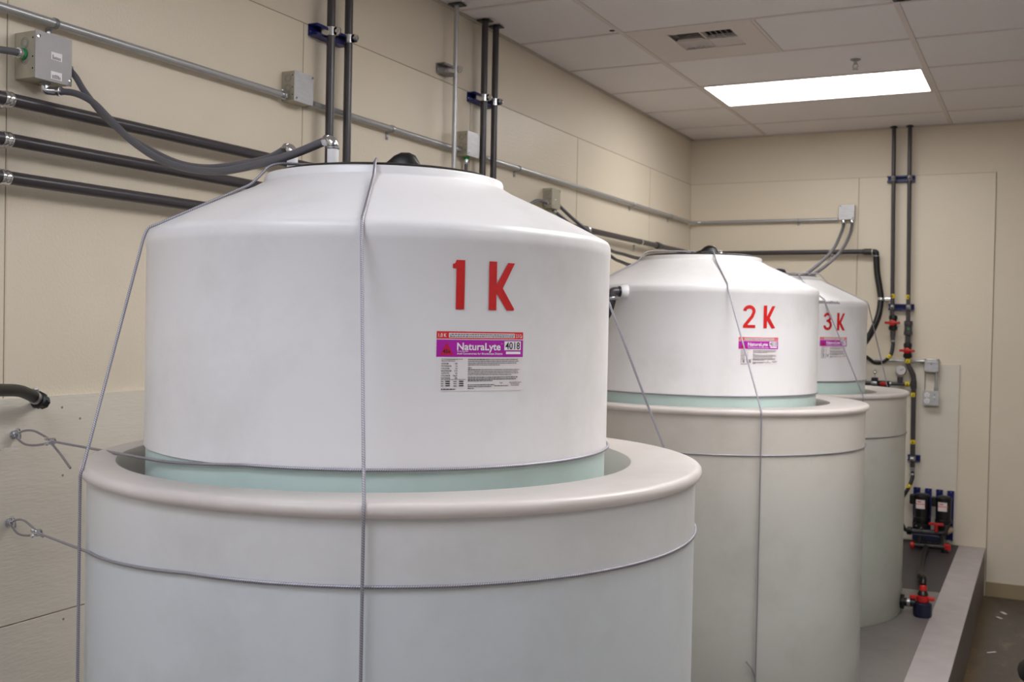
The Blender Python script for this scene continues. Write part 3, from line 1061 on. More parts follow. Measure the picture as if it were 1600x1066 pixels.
belt(TANKS[1]['I'], RI + CR, 1.4735, 'thin steel cable where the middle tank turns green')
belt(TANKS[1]['O'], RO + CR, 1.280, 'steel cable belted round the middle containment tank')
belt(TANKS[2]['I'], RI + CR, 1.476, 'thin steel cable where the farthest tank turns green')
belt(TANKS[2]['O'], RO + CR, 1.213, 'steel cable belted round the farthest containment tank')
O2 = TANKS[1]['O']
tag(MB().tube(spline([ang(O2, -56.0, RO + 0.008, 0.42), ang(O2, -56.6, RO + 0.009, 0.486), ang(O2, -58.0, RO + 0.010, 0.53), ang(O2, -60.2, RO + 0.014, 0.560)], 6), 0.0026, 8).build('cable_tail', 'cable', None, 60),
    'loose cable end curling out low on the middle containment tank', 'cable')

# ================================================================== LEFT WALL: conduit, boxes, pipes
CZ, CX, CRR = 2.487, 0.026, 0.0117


def conduit_clip(t, p, axis, below=True, wall='left'):
    """one-hole pipe strap: band round the tube with a tab hanging below"""
    p = Vector(p)
    b = MB()
    b.torus(p, axis, CRR + 0.0012, 0.0018, 20, 6)
    a = Vector(axis)
    for s in (-0.004, 0.004):
        b.torus(p + a * s, axis, CRR + 0.0012, 0.0018, 20, 6)
    if wall == 'left':
        b.box((0.0035, p.y, p.z - 0.026), (0.004, 0.016, 0.030), 0.0015)
        b.box((0.010, p.y, p.z - 0.0125), (0.018, 0.016, 0.003), 0.001)
        b.lathe((0.0055, p.y, p.z - 0.030), (1, 0, 0), [(0.005, 0), (0.005, 0.002), (0.003, 0.0035)], 8)
    else:
        b.box((p.x, -0.0035, p.z - 0.022), (0.016, 0.004, 0.024), 0.0015)
        b.box((p.x, -0.010, p.z - 0.0125), (0.016, 0.018, 0.003), 0.001)
    b.build('strap_clip', 'steel', t)


def connector(t, p, d, r=0.016, L=0.026):
    b = MB()
    d = Vector(d)
    b.lathe(p, d, [(r * .95, 0), (r * .95, 0.004), (r, 0.0045), (r, 0.010), (r * .86, 0.011), (r * .86, L - .004), (r * .78, L)], 16)
    b.lathe(Vector(p) + d * 0.016 + Vector((0, 0, r * .8)), (0, 0, 1), [(0.003, 0), (0.003, 0.004)], 8)
    b.build('connector', 'steel', t)


t = thing('steel_conduit', (CX, -4.0, CZ), 'long galvanized conduit run sloping across the top of the left wall', 'conduit')
segs = [(-7.4, -4.712), (-4.588, -3.506), (-3.375, -0.10)]
for a, b_ in segs[:2]:
    MB().tube([(CX, a, CZ), (CX, b_, CZ)], CRR, 16).build('tube', 'emt', t)
MB().tube(fillet([(CX, -3.375, CZ), (CX, -0.026, CZ), (1.062, -0.026, CZ - 0.002)], 0.11, 8), CRR, 16).build('tube', 'emt', t)
for y in (-5.655, -4.05, -2.915, -1.29, -0.535):
    conduit_clip(t, (CX, y, CZ), (0, 1, 0))
conduit_clip(t, (0.79, -0.026, CZ - 0.001), (1, 0, 0), wall='back')
MB().cyl((CX, -0.50, CZ), (CX, -0.40, CZ), CRR + 0.0022, 16).build('coupling', 'emt', t)
MB().cyl((CX, -6.3, CZ), (CX, -6.22, CZ), CRR + 0.0022, 16).build('coupling', 'emt', t)
connector(t, (CX, -4.712, CZ), (0, -1, 0))
connector(t, (CX, -4.588, CZ), (0, 1, 0))
connector(t, (CX, -3.506, CZ), (0, -1, 0))
connector(t, (CX, -3.375, CZ), (0, 1, 0))


def screw(b, p, d):
    b.lathe(p, d, [(0.004, 0), (0.004, 0.001), (0.0028, 0.0022)], 10)


def junction_box(y0, y1, z0, z1, depth, label, flip=False, cover='cover', stickers=()):
    """steel box on the left wall with flat cover, knockouts and screws"""
    t = thing('junction_box', (0.0, (y0 + y1) / 2, z0), label, 'junction box', 'electrical boxes')
    MB().span(0.0005, depth, y0, y1, z0, z1, 0.002).build('body', 'boxsteel', t)
    e = 0.0015
    MB().span(depth, depth + 0.0022, y0 - e, y1 + e, z0 - e, z1 + e, 0.0008).build('cover_plate', cover, t)
    hgt = z1 - z0
    for q in range(2):
        zc_ = z1 - hgt * (0.24 + 0.34 * q)
        b = MB()
        for rr in (0.0135, 0.009):
            b.torus((depth * .5, y0 - 0.0002, zc_), (0, 1, 0), rr, 0.0009, 20, 5)
        b.build('knockout', 'bigcover', t)
    for q in (0.15, 0.55, 0.8):
        MB().lathe((depth - 0.008, y0 - 0.0004, z1 - hgt * q), (0, -1, 0), [(0.0022, 0), (0.0022, 0.0006)], 8).build('screw_hole', 'dark', t)
    for (y, z) in (((y0 + 0.006, z1 - 0.014), (y1 - 0.007, z0 + 0.012)) if flip else ((y0 + 0.007, z0 + 0.008), (y1 - 0.007, z1 - 0.008))):
        b = MB()
        screw(b, (depth + 0.0022, y, z), (1, 0, 0))
        b.build('screw', 'chrome', t)
        MB().lathe((depth + 0.0022, y + 0.0045, z + 0.002), (1, 0, 0), [(0.0036, 0), (0.0036, 0.0005)], 10).build('screw_slot', 'dark', t)
    for (yc, zc_, w, h) in stickers:
        st = MB().span(depth + 0.0023, depth + 0.0028, yc - w / 2, yc + w / 2, zc_ - h / 2, zc_ + h / 2).build('sticker', 'white', t)
        rg = random.Random(int(zc_ * 1000))
        b = MB()
        for k in range(6):
            yy = yc - w * .32 + w * .64 * k / 5
            hh = h * rg.uniform(.3, .6)
            b.span(depth + 0.0028, depth + 0.0030, yy - w * .045, yy + w * .03, zc_ - h * .42, zc_ - h * .42 + hh)
        o = b.build('fine_print', 'greyink', st)
        o['kind'] = 'stuff'
    return t


bA = junction_box(-5.755, -5.645, 2.322, 2.440, 0.075, 'large steel junction box with two white stickers at upper left', True, cover='bigcover',
                  stickers=((-5.692, 2.387, 0.034, 0.020), (-5.692, 2.338, 0.034, 0.020)))
bB = junction_box(-4.700, -4.600, 2.472, 2.573, 0.055, 'square steel junction box left of the first pair of vertical pipes')
bC = junction_box(-3.494, -3.387, 2.466, 2.573, 0.058, 'square steel junction box beside the second pair of vertical pipes')
bD = junction_box(-2.572, -2.470, 2.330, 2.433, 0.052, 'square steel junction box just above the right shoulder of the 1 K tank', cover='boxsteel',
                  stickers=((-2.53, 2.372, 0.016, 0.014),))


def flex(pts, label, r=0.0088, ends=(True, True), matn='flex', n=8):
    t = thing('flexible_conduit', pts[0], label, 'conduit', 'grey flexible conduits')
    P = spline(pts, n)
    MB().tube(P, r, 14).build('tube', matn, t)
    for k, on in enumerate(ends):
        if not on:
            continue
        p, q = (P[0], P[2]) if k == 0 else (P[-1], P[-3])
        d = (Vector(q) - Vector(p)).normalized()
        b = MB()
        b.lathe(Vector(p) - d * 0.004, d, [(r * 1.25, 0), (r * 1.25, 0.006), (r * 1.5, 0.0065), (r * 1.5, 0.016), (r * 1.2, 0.0165), (r * 1.15, 0.022)], 12)
        b.build('gland', 'chrome', t)
    return t


# tank 1: stubs, elbows and flexible conduits
def stub_elbow(x, y, z0, ztop, head, label):
    """white riser with a plated 90 degree elbow; head = horizontal direction of the outlet"""
    t = thing('riser_elbow', (x, y, z0), label, 'pipe fitting', 'white risers with plated elbows')
    MB().lathe((x, y, z0), (0, 0, 1), [(0.0112, 0), (0.0112, ztop - z0)], 20).build('riser', 'pvcwhite', t)
    h = Vector(head).normalized()
    MB().lathe((x, y, ztop - 0.002), (0, 0, 1), [(0.0120, 0), (0.0128, 0.001), (0.0128, 0.004), (0.0115, 0.0045)], 20).build('lock_ring', 'steel', t)
    P = Vector((x, y, ztop + 0.002))
    arcp = []
    Rb = 0.0115
    for k in range(9):
        a = PI / 2 * k / 8
        arcp.append(P + Vector((0, 0, Rb * math.sin(a) + 0.002)) + h * (Rb * (1 - math.cos(a))))
    rr = [0.0102, 0.0104, 0.0106, 0.0106, 0.0106, 0.0106, 0.0106, 0.0104, 0.0102]
    MB().tube(arcp, rr, 18).build('elbow', 'chrome', t)
    e = arcp[-1]
    MB().lathe(e - h * 0.002, h, [(0.0124, 0), (0.0124, 0.009), (0.0108, 0.0095), (0.0104, 0.014)], 6).build('hex_nut', 'chrome', t)
    return e + h * 0.008


e1 = stub_elbow(1.105, -5.905, 2.018, 2.063, (-0.95, 0.10, 0), 'right-hand white riser with plated elbow on the 1 K tank')
e2 = stub_elbow(0.953, -5.838, 2.018, 2.066, (-0.93, 0.10, 0), 'left-hand white riser with plated elbow on the 1 K tank')
flexR = [(1.0, -5.891, 2.060), (0.92, -5.873, 2.051), (0.83, -5.847, 2.046), (0.74, -5.825, 2.045), (0.64, -5.797, 2.058), (0.54, -5.77, 2.081), (0.45, -5.745, 2.115), (0.36, -5.719, 2.159),
         (0.27, -5.696, 2.216), (0.19, -5.675, 2.266), (0.12, -5.668, 2.295), (0.065, -5.680, 2.303)]
flex([tuple(e1)] + flexR, 'grey flexible conduit from under the large box to the right-hand riser', 0.0086, (False, True))
flexL = [(0.88, -5.822, 2.068), (0.8, -5.805, 2.062), (0.7, -5.785, 2.061), (0.6, -5.745, 2.073), (0.5, -5.710, 2.095), (0.4, -5.685, 2.131), (0.30, -5.668, 2.176), (0.20, -5.651, 2.238), (0.12, -5.638, 2.304),
         (0.075, -5.630, 2.350), (0.045, -5.633, 2.378)]
flex([tuple(e2)] + flexL, 'grey flexible conduit from the right side of the large box to the left-hand riser', 0.0082, (False, True))
t = thing('conduit_elbow', (0.045, -5.700, 2.322), 'plated elbow under the large junction box', 'pipe fitting')
MB().lathe((0.045, -5.700, 2.3215), (0, 0, -1), [(0.014, 0), (0.014, 0.004), (0.011, 0.005), (0.011, 0.010)], 16).build('lock_ring', 'steel', t)
MB().tube(fillet([(0.045, -5.700, 2.314), (0.045, -5.700, 2.302), (0.062, -5.682, 2.302)], 0.014, 6), 0.0112, 14).build('elbow', 'chrome', t)
flex([(0.035, -5.763, 2.383), (0.04, -5.80, 2.380), (0.05, -5.87, 2.368), (0.07, -5.98, 2.335), (0.08, -6.15, 2.29)], 'grey flexible conduit entering the large box through a green ring', 0.0088, (True, False))
tag(MB().torus((0.035, -5.759, 2.3835), (0, 1, 0), 0.0125, 0.0030, 24, 8).build('sealing_ring', 'green'), 'green sealing ring on the left side of the large box', 'ring')
flex([(0.028, -3.444, 2.452), (0.028, -3.444, 2.40), (0.036, -3.438, 2.33), (0.075, -3.41, 2.255), (0.098, -3.33, 2.205), (0.098, -3.22, 2.195), (0.085, -3.05, 2.235), (0.070, -2.90, 2.300),
      (0.050, -2.76, 2.344), (0.034, -2.66, 2.356), (0.030, -2.579, 2.352)], 'grey flexible conduit looping between the box by the pipes and the box above the tank', 0.0086, (True, True))
tag(MB().lathe((0.028, -3.444, 2.4655), (0, 0, -1), [(0.0135, 0), (0.0135, 0.005), (0.011, 0.0055), (0.011, 0.012)], 20).build('sealing_ring', 'green'), 'green sealing ring under the box by the vertical pipes', 'ring')

# tank 2 risers and conduits
f1 = stub_elbow(1.118, -3.165, 2.005, 2.030, (-0.8, 0.55, 0), 'plated elbow behind the vent of the 2 K tank')
f2 = stub_elbow(0.985, -3.19, 2.005, 2.030, (-0.9, 0.4, 0), 'left plated elbow on the 2 K tank')
flex([(0.035, -2.462, 2.362), (0.07, -2.35, 2.30), (0.12, -2.273, 2.244), (0.25, -2.267, 2.136), (0.4, -2.42, 2.094), (0.6, -2.66, 2.054), (0.9, -2.99, 2.048), tuple(f1)],
     'upper of two grey flexible conduits running to the 2 K tank', 0.0090, (True, False))
flex([(0.030, -2.500, 2.324), (0.05, -2.40, 2.285), (0.09, -2.29, 2.229), (0.25, -2.218, 2.098), (0.35, -2.335, 2.062), (0.5, -2.52, 2.028), (0.75, -2.93, 2.022), tuple(f2)],
     'lower of two grey flexible conduits running to the 2 K tank', 0.0090, (True, False))

# three horizontal dark pipes
PX, PR = 0.050, 0.0167


def pipe_clamp(t, p, axis, r, wall='left'):
    p = Vector(p)
    a = Vector(axis)
    b = MB()
    b.lathe(p - a * 0.013, a, [(r + 0.0016, 0), (r + 0.0026, 0.002), (r + 0.0026, 0.010), (r + 0.0012, 0.013), (r + 0.0026, 0.016), (r + 0.0026, 0.024), (r + 0.0016, 0.026)], 24)
    if wall == 'left':
        b.box((0.004, p.y - 0.0, p.z - r - 0.022), (0.004, 0.026, 0.040), 0.0015)
        b.box((p.x * .5, p.y, p.z - r - 0.0015), (p.x, 0.026, 0.003), 0.001)
        b.lathe((0.006, p.y, p.z - r - 0.024), (1, 0, 0), [(0.007, 0), (0.007, 0.002), (0.004, 0.0045)], 10)
    else:
        b.box((p.x, -0.004, p.z - r - 0.016), (0.026, 0.004, 0.030), 0.0015)
        b.box((p.x, p.y * .5, p.z - r - 0.0015), (0.026, abs(p.y), 0.003), 0.001)
    b.build('pipe_clamp', 'chrome', t)


PZ = [2.258, 2.158, 2.064]
t = thing('horizontal_pipe', (PX, -4.0, PZ[0]), 'topmost of three dark grey pipes along the left wall, continuing round the corner', 'pipe', 'dark horizontal pipes')
MB().tube(fillet([(PX, -7.4, PZ[0]), (PX, -0.055, PZ[0]), (0.2, -0.055, PZ[0])], 0.02, 5), PR, 20).build('tube', 'pvc', t)
MB().cyl((0.2, -0.055, PZ[0]), (1.25, -0.055, PZ[0] + 0.001), PR, 20).build('tube', 'pvc', t)
MB().lathe((1.232, -0.055, PZ[0]), (1, 0, 0), [(PR, 0), (0.0205, 0.012), (0.0215, 0.02), (0.0215, 0.062), (0.0195, 0.064)], 24).build('reducer', 'pvcdark', t)
MB().tube(fillet([(1.292, -0.055, PZ[0]), (1.325, -0.055, PZ[0]), (1.325, -0.057, PZ[0] - 0.035)], 0.02, 6), 0.018, 18).build('elbow', 'hose', t)
MB().lathe((1.296, -0.055, PZ[0]), (1, 0, 0), [(0.0205, 0), (0.0205, 0.004)], 24).build('white_ring', 'pvcwhite', t)
MB().lathe((1.325, -0.057, PZ[0] - 0.026), (0, 0, -1), [(0.0205, 0), (0.0205, 0.006)], 20).build('hose_band', 'steel', t)
for y in (-5.815, -2.075, -1.20):
    pipe_clamp(t, (PX, y, PZ[0]), (0, 1, 0), PR)
pipe_clamp(t, (1.028, -0.055, PZ[0]), (1, 0, 0), PR, 'back')
MB().lathe((PX, -0.90, PZ[0]), (0, 1, 0), [(PR, 0), (0.0225, 0.001), (0.0235, 0.01), (0.0235, 0.035), (0.021, 0.04), (0.021, 0.09), (PR, 0.095)], 22).build('union', 'pvcdark', t)
MB().lathe((PX, -2.17, PZ[0]), (0, 1, 0), [(PR, 0), (0.0205, 0.001), (0.0205, 0.07), (PR, 0.071)], 22).build('coupling', 'pvcdark', t)
t = thing('horizontal_pipe', (PX, -5.0, PZ[1]), 'middle of three dark grey pipes on the left wall', 'pipe', 'dark horizontal pipes')
MB().tube(fillet([(PX, -7.4, PZ[1]), (PX, -3.62, PZ[1]), (PX, -3.62, 2.0)], 0.03, 5), PR, 20).build('tube', 'pvc', t)
pipe_clamp(t, (PX, -5.818, PZ[1]), (0, 1, 0), PR)
t = thing('horizontal_pipe', (PX, -5.5, PZ[2]), 'lowest of three dark grey pipes on the left wall', 'pipe', 'dark horizontal pipes')
MB().tube(fillet([(PX, -7.4, PZ[2]), (PX, -4.85, PZ[2]), (PX, -4.85, 1.95)], 0.03, 5), PR, 20).build('tube', 'pvc', t)
pipe_clamp(t, (PX, -5.822, PZ[2]), (0, 1, 0), PR)

# hoses off the pipes
def hose(pts, label, r, bands=()):
    t = thing('hose', pts[0], label, 'hose', 'black hoses')
    P = spline(pts, 8)
    MB().tube(P, r, 16).build('tube', 'hose', t)
    for k in bands:
        i = max(1, min(len(P) - 2, int(k * (len(P) - 1))))
        d = (Vector(P[i + 1]) - Vector(P[i - 1])).normalized()
        b = MB().lathe(Vector(P[i]) - d * 0.006, d, [(r + .0008, 0), (r + 0.0014, 0.001), (r + 0.0014, 0.011), (r + .0008, 0.012)], 20)
        n = d.cross(Vector((0, 0, 1)))
        n = n.normalized() if n.length > 0.1 else Vector((1, 0, 0))
        b.box(Vector(P[i]) + n * (r + 0.004), (0.012, 0.010, 0.010), 0.002)
        b.build('band_clamp', 'steel', t)
    return t


hose([(PX, -4.85, 1.95), (0.12, -4.83, 1.80), (0.40, -4.95, 1.68), (0.60, -5.15, 1.68), (0.78, -5.40, 1.72)], 'black hose dropping behind the 1 K tank', 0.017, (0.05,))
hose([(PX, -3.62, 2.0), (0.10, -3.70, 1.80), (0.35, -3.90, 1.62), (0.62, -3.99, 1.60), (0.80, -3.93, 1.66), (0.868, -3.855, 1.755), (0.886, -3.838, 1.812), (0.888, -3.836, 1.835)],
     'black hose rising to the left side of the 2 K tank', 0.0175, (0.955,))
t = thing('hose_elbow', (0.90, -3.82, 1.84), 'dark grey hose elbow on the left side of the 2 K tank', 'pipe fitting')
MB().tube(fillet([(0.888, -3.836, 1.825), (0.888, -3.836, 1.855), (0.918, -3.812, 1.855)], 0.018, 6), 0.0165, 18).build('elbow', 'pvc', t)
MB().lathe((0.908, -3.820, 1.855), (0.78, 0.62, 0), [(0.0195, 0), (0.0205, 0.003), (0.0205, 0.008), (0.019, 0.010)], 20).build('blue_ring', 'bluedark', t)
MB().lathe((0.915, -3.815, 1.855), (0.78, 0.62, 0), [(0.020, 0), (0.022, 0.004), (0.026, 0.012), (0.027, 0.026)], 24).build('boss', 'tankwhite', t)
hose([(1.325, -0.057, 2.225), (1.333, -0.06, 2.12), (1.353, -0.07, 2.012), (1.364, -0.08, 1.934), (1.355, -0.12, 1.817), (1.319, -0.2, 1.70), (1.275, -0.3, 1.623), (1.2, -0.6, 1.6), (1.12, -1.2, 1.64), (1.1, -1.58, 1.70)],
     'thick black hose hanging from the end of the back-wall pipe', 0.0205, ())
t = thing('hose_bracket', (1.37, -0.04, 1.93), 'bright metal clip holding the thick black hose to the end wall', 'bracket')
MB().lathe((1.363, -0.079, 1.925), (0.1, 0.1, 1), [(0.0215, 0), (0.0230, 0.002), (0.0230, 0.018), (0.0215, 0.020)], 20).build('band', 'chrome', t)
MB().box((1.402, -0.056, 1.935), (0.050, 0.012, 0.022), 0.003).build('tab', 'chrome', t)
MB().box((1.395, -0.030, 1.935), (0.020, 0.060, 0.022), 0.002).build('stand_off', 'steel', t)

# black hose stub at the far left
t = thing('hose_stub', (0.05, -5.70, 1.50), 'black hose entering at the left edge above the wall eye', 'hose')
P = spline([(0.36, -6.30, 1.575), (0.24, -6.05, 1.556), (0.165, -5.91, 1.546), (0.12, -5.826, 1.538), (0.085, -5.763, 1.522), (0.068, -5.722, 1.506)], 8)
MB().tube(P, 0.0150, 16).build('tube', 'hose', t)
d_ = Vector((-0.30, 0.86, -0.34)).normalized()
pb = Vector((0.078, -5.748, 1.516))
MB().lathe(pb - d_ * .003, d_, [(0.0158, 0), (0.0165, 0.002), (0.0165, 0.012), (0.0158, 0.014)], 20).build('band_clamp', 'steel', t)
MB().box(pb + Vector((0.004, 0.0, 0.019)), (0.012, 0.014, 0.008), 0.002).build('clamp_screw', 'steel', t)
MB().lathe(pb + d_ * 0.016, d_, [(0.0165, 0), (0.0225, 0.003), (0.0225, 0.012), (0.018, 0.014), (0.018, 0.019), (0.0185, 0.020), (0.0185, 0.030), (0.015, 0.034)], 8).build('fitting', 'black', t)
MB().cyl(pb + d_ * 0.034, (0.011, -5.690, 1.492), 0.011, 14).build('wall_stem', 'black', t)

# vertical pipes and their struts on the left wall
def strut(y0, y1, z, matn, label):
    """C-channel on the left wall, open side to the room"""
    t = thing('strut_channel', (0.0, (y0 + y1) / 2, z - 0.021), label, 'bracket', 'wall strut channels')
    d, h, w = 0.041, 0.0413, 0.0026
    b = MB()
    b.span(0.0005, w, y0, y1, z - h / 2, z + h / 2)
    b.span(w, d, y0, y1, z + h / 2 - w, z + h / 2)
    b.span(w, d, y0, y1, z - h / 2, z - h / 2 + w)
    b.span(d - w, d, y0, y1, z + h / 2 - 0.0095, z + h / 2 - w)
    b.span(d - w, d, y0, y1, z - h / 2 + w, z - h / 2 + 0.0095)
    b.span(d - 0.009, d - w, y0, y1, z + h / 2 - 0.0095, z + h / 2 - 0.0075)
    b.span(d - 0.009, d - w, y0, y1, z - h / 2 + 0.0075, z - h / 2 + 0.0095)
    b.build('channel', matn, t)
    b = MB()
    screw(b, (w, y0 + 0.012, z - 0.003), (1, 0, 0))
    b.build('anchor_screw', 'chrome', t)
    return t


def strut_clamp(t, y, z, x, r):
    """two-piece strap round the pipe with a rounded ear and bolt in front"""
    b = MB()
    b.lathe((x, y, z - 0.0155), (0, 0, 1), [(r + 0.0006, 0), (r + 0.0018, 0.0006), (r + 0.0018, 0.0304), (r + 0.0006, 0.031)], 24)
    b.span(0.030, x, y - r - 0.0018, y - r + 0.0004, z - 0.0155, z + 0.0155)
    b.span(0.030, x, y + r - 0.0004, y + r + 0.0018, z - 0.0155, z + 0.0155)
    b.build('strap', 'chrome', t)
    b = MB()
    for s in (-0.0024, 0.0024):
        b.span(x + r - 0.002, x + r + 0.012, y + s - 0.001, y + s + 0.001, z - 0.0155, z + 0.0155)
        b.lathe((x + r + 0.012, y + s - 0.001, z), (0, 1, 0), [(0.0155, 0), (0.0155, 0.002)], 20)
    b.lathe((x + r + 0.012, y - 0.006, z), (0, 1, 0), [(0.0062, 0), (0.0062, 0.012)], 6)
    b.build('ear_bolt', 'chrome', t)


VX = 0.0595


def vpipe(y, z0, z1, r, matn, name, label, group):
    t = thing(name, (VX, y, z0), label, 'pipe', group)
    MB().tube([(VX, y, z0), (VX, y, z1)], r, 20).build('tube', matn, t)
    return t


def ceiling_plate(t, x, y, sx_, sy_):
    MB().box((x, y, H - 0.0035), (sx_, sy_, 0.004), 0.001).build('ceiling_plate', 'black', t)


g1 = 'dark vertical pipes on the left wall'
t = vpipe(-4.505, PADZ + 0.002, H + 0.01, 0.0150, 'pvc', 'vertical_pipe', 'left pipe of the first dark vertical pair, nearest the camera', g1)
t = vpipe(-4.398, PADZ + 0.002, H + 0.01, 0.0150, 'pvc', 'vertical_pipe', 'right pipe of the first dark vertical pair', g1)
t = strut(-4.560, -4.372, 2.752, 'blue', 'blue strut channel clamping the first pair of vertical pipes')
strut_clamp(t, -4.505, 2.752, VX, 0.0150)
strut_clamp(t, -4.398, 2.752, VX, 0.0150)
t = vpipe(-3.612, PADZ + 0.002, H + 0.01, 0.0100, 'emt', 'vertical_conduit', 'single thin bright steel vertical conduit', None)
t['category'] = 'conduit'
ceiling_plate(t, VX + 0.004, -3.612, 0.062, 0.055)
t = strut(-3.672, -3.575, 2.815, 'bigcover', 'galvanized strut piece holding the thin vertical conduit')
strut_clamp(t, -3.612, 2.815, VX - 0.004, 0.0100)
t = vpipe(-3.350, PADZ + 0.002, H + 0.01, 0.0150, 'pvc', 'vertical_pipe', 'left pipe of the second dark vertical pair', g1)
ceiling_plate(t, VX, -3.350, 0.062, 0.052)
t = vpipe(-3.245, PADZ + 0.002, H + 0.01, 0.0150, 'pvc', 'vertical_pipe', 'right pipe of the second dark vertical pair', g1)
ceiling_plate(t, VX, -3.245, 0.062, 0.052)
t = strut(-3.402, -3.205, 2.745, 'blue', 'blue strut channel clamping the second pair of vertical pipes')
strut_clamp(t, -3.350, 2.745, VX, 0.0150)
strut_clamp(t, -3.245, 2.745, VX, 0.0150)

# ================================================================== BACK WALL
BY = -0.0595


def back_strut(x0, x1, z, label):
    t = thing('strut_channel', ((x0 + x1) / 2, 0, z - 0.02), label, 'bracket', 'blue struts on the end wall')
    d, h, w = 0.041, 0.0413, 0.0026
    o = 0.0125 if z < 1.5 else 0.0005
    b = MB()
    b.span(x0, x1, -o - w, -o, z - h / 2, z + h / 2)
    b.span(x0, x1, -d, -o - w, z + h / 2 - w, z + h / 2)
    b.span(x0, x1, -d, -o - w, z - h / 2, z - h / 2 + w)
    b.span(x0, x1, -d, -d + w, z + h / 2 - 0.0095, z + h / 2 - w)
    b.span(x0, x1, -d, -d + w, z - h / 2 + w, z - h / 2 + 0.0095)
    b.build('channel', 'blue', t)
    return t


def back_clamp(t, x, z, r):
    b = MB()
    b.lathe((x, BY, z - 0.0155), (0, 0, 1), [(r + 0.0006, 0), (r + 0.0018, 0.0006), (r + 0.0018, 0.0304), (r + 0.0006, 0.031)], 24)
    b.span(x - r - 0.0018, x - r + 0.0004, BY, -0.030, z - 0.0155, z + 0.0155)
    b.span(x + r - 0.0004, x + r + 0.0018, BY, -0.030, z - 0.0155, z + 0.0155)
    for s in (-0.0024, 0.0024):
        b.lathe((x + s - 0.001, BY - r - 0.010, z), (1, 0, 0), [(0.0155, 0), (0.0155, 0.002)], 20)
    b.lathe((x - 0.008, BY - r - 0.010, z), (1, 0, 0), [(0.0062, 0), (0.0062, 0.016)], 6)
    b.build('strap', 'steel', t)


def yellow_tag(t, p, d, r):
    d = Vector(d).normalized()
    o = MB().lathe(Vector(p) - d * 0.014, d, [(r + 0.0006, 0), (r + 0.0008, 0.0005), (r + 0.0008, 0.0275), (r + 0.0006, 0.028)], 18).build('flow_tag', 'yellow', t)
    o['label'] = 'yellow band with black arrow'
    b = MB().box(Vector(p) + Vector((0, -r - 0.0012, 0)), (0.005, 0.0008, 0.017))
    b.box(Vector(p) + Vector((0, -r - 0.0012, -0.006)), (0.010, 0.0008, 0.004))
    k = b.build('arrow', 'ink', o)
    k['kind'] = 'stuff'


def ball_valve(t, p, axis='z'):
    """true-union ball valve, red lever facing the room"""
    p = Vector(p)
    MB().lathe(p + Vector((0, 0, 0.052)), (0, 0, -1), [(0.0165, 0), (0.0245, 0.004), (0.0265, 0.010), (0.0265, 0.026), (0.0225, 0.030), (0.0235, 0.036), (0.0235, 0.068), (0.0225, 0.074),
                                                      (0.0275, 0.078), (0.0275, 0.096), (0.0245, 0.100), (0.0165, 0.104)], 22).build('valve_body', 'black', t)
    b = MB()
    b.lathe(p + Vector((0, -0.022, 0)), (0, -1, 0), [(0.012, 0), (0.012, 0.012), (0.020, 0.013), (0.020, 0.024), (0.014, 0.027)], 18)
    b.box(p + Vector((0, -0.040, 0)), (0.100, 0.014, 0.017), 0.005)
    b.box(p + Vector((0, -0.042, 0)), (0.046, 0.016, 0.026), 0.006)
    b.build('red_handle', 'red', t)


XA, XB = 1.430, 1.531
t = thing('drop_pipe', (XA, BY, 1.66), 'left dark vertical pipe on the end wall ending in a red valve', 'pipe', 'vertical pipes on the end wall')
MB().tube([(XA - .012, BY, H + 0.01), (XA + .008, BY, 1.80)], 0.0135, 18).build('tube', 'pvc', t)
ceiling_plate(t, XA - .012, BY, 0.045, 0.045)
XA += .014
yellow_tag(t, (XA - .006, BY, 1.958), (0, 0, 1), 0.0135)
ball_valve(t, (XA, BY, 1.778))
MB().lathe((XA, BY, 1.728), (0, 0, -1), [(0.0175, 0), (0.0175, 0.045), (0.0145, 0.046), (0.0145, 0.075)], 18).build('tailpiece', 'pvc', t)
MB().lathe((XA, BY, 1.662), (0, 0, -1), [(0.0165, 0), (0.0165, 0.012)], 18).build('hose_band', 'steel', t)
hz = hose([(XA, BY, 1.662), (XA + .004, -0.07, 1.626), (1.438, -0.1, 1.561), (1.397, -0.14, 1.514), (1.352, -0.2, 1.509), (1.313, -0.3, 1.548), (1.25, -0.5, 1.60), (1.2, -0.9, 1.66), (1.15, -1.575, 1.70)],
          'thin black hose curving below the left red valve', 0.0120)
yellow_tag(hz, (1.430, -0.112, 1.550), (-0.5, -0.3, -0.8), 0.0120)

t = thing('drop_pipe', (XB, BY, 0.80), 'right dark vertical pipe on the end wall with check valve, red valve and offset bend', 'pipe', 'vertical pipes on the end wall')
MB().tube([(XB - .012, BY, H + 0.01), (XB + .008, BY, 1.79)], 0.0135, 18).build('tube', 'pvc', t)
ceiling_plate(t, XB - .012, BY, 0.045, 0.045)
XB += .010
yellow_tag(t, (XB - .006, BY, 1.952), (0, 0, 1), 0.0135)
MB().lathe((XB, BY, 1.795), (0, 0, -1), [(0.0175, 0), (0.0275, 0.006), (0.0275, 0.032), (0.0240, 0.034), (0.0245, 0.070), (0.0275, 0.073), (0.0275, 0.095), (0.0180, 0.100), (0.0180, 0.15)], 20).build('check_valve', 'pvc', t)
MB().box((XB + .004, BY - 0.025, 1.738), (0.014, 0.003, 0.010), 0.001).build('green_mark', 'green', t)
ball_valve(t, (XB, BY, 1.594))
yellow_tag(t, (XB + .003, BY, 1.524), (0, 0, 1), 0.0165)
XC = 1.584
MB().tube(fillet([(XB, BY, 1.55), (XB + .003, BY, 1.500), (XC, BY, 1.430), (XC + .006, BY, 0.80)], 0.03, 6), 0.0160, 18).build('tube', 'pvc', t)
yellow_tag(t, (XC, BY, 1.300), (0, 0, 1), 0.0160)
yellow_tag(t, (XC + .005, BY, 0.985), (0, 0, 1), 0.0160)
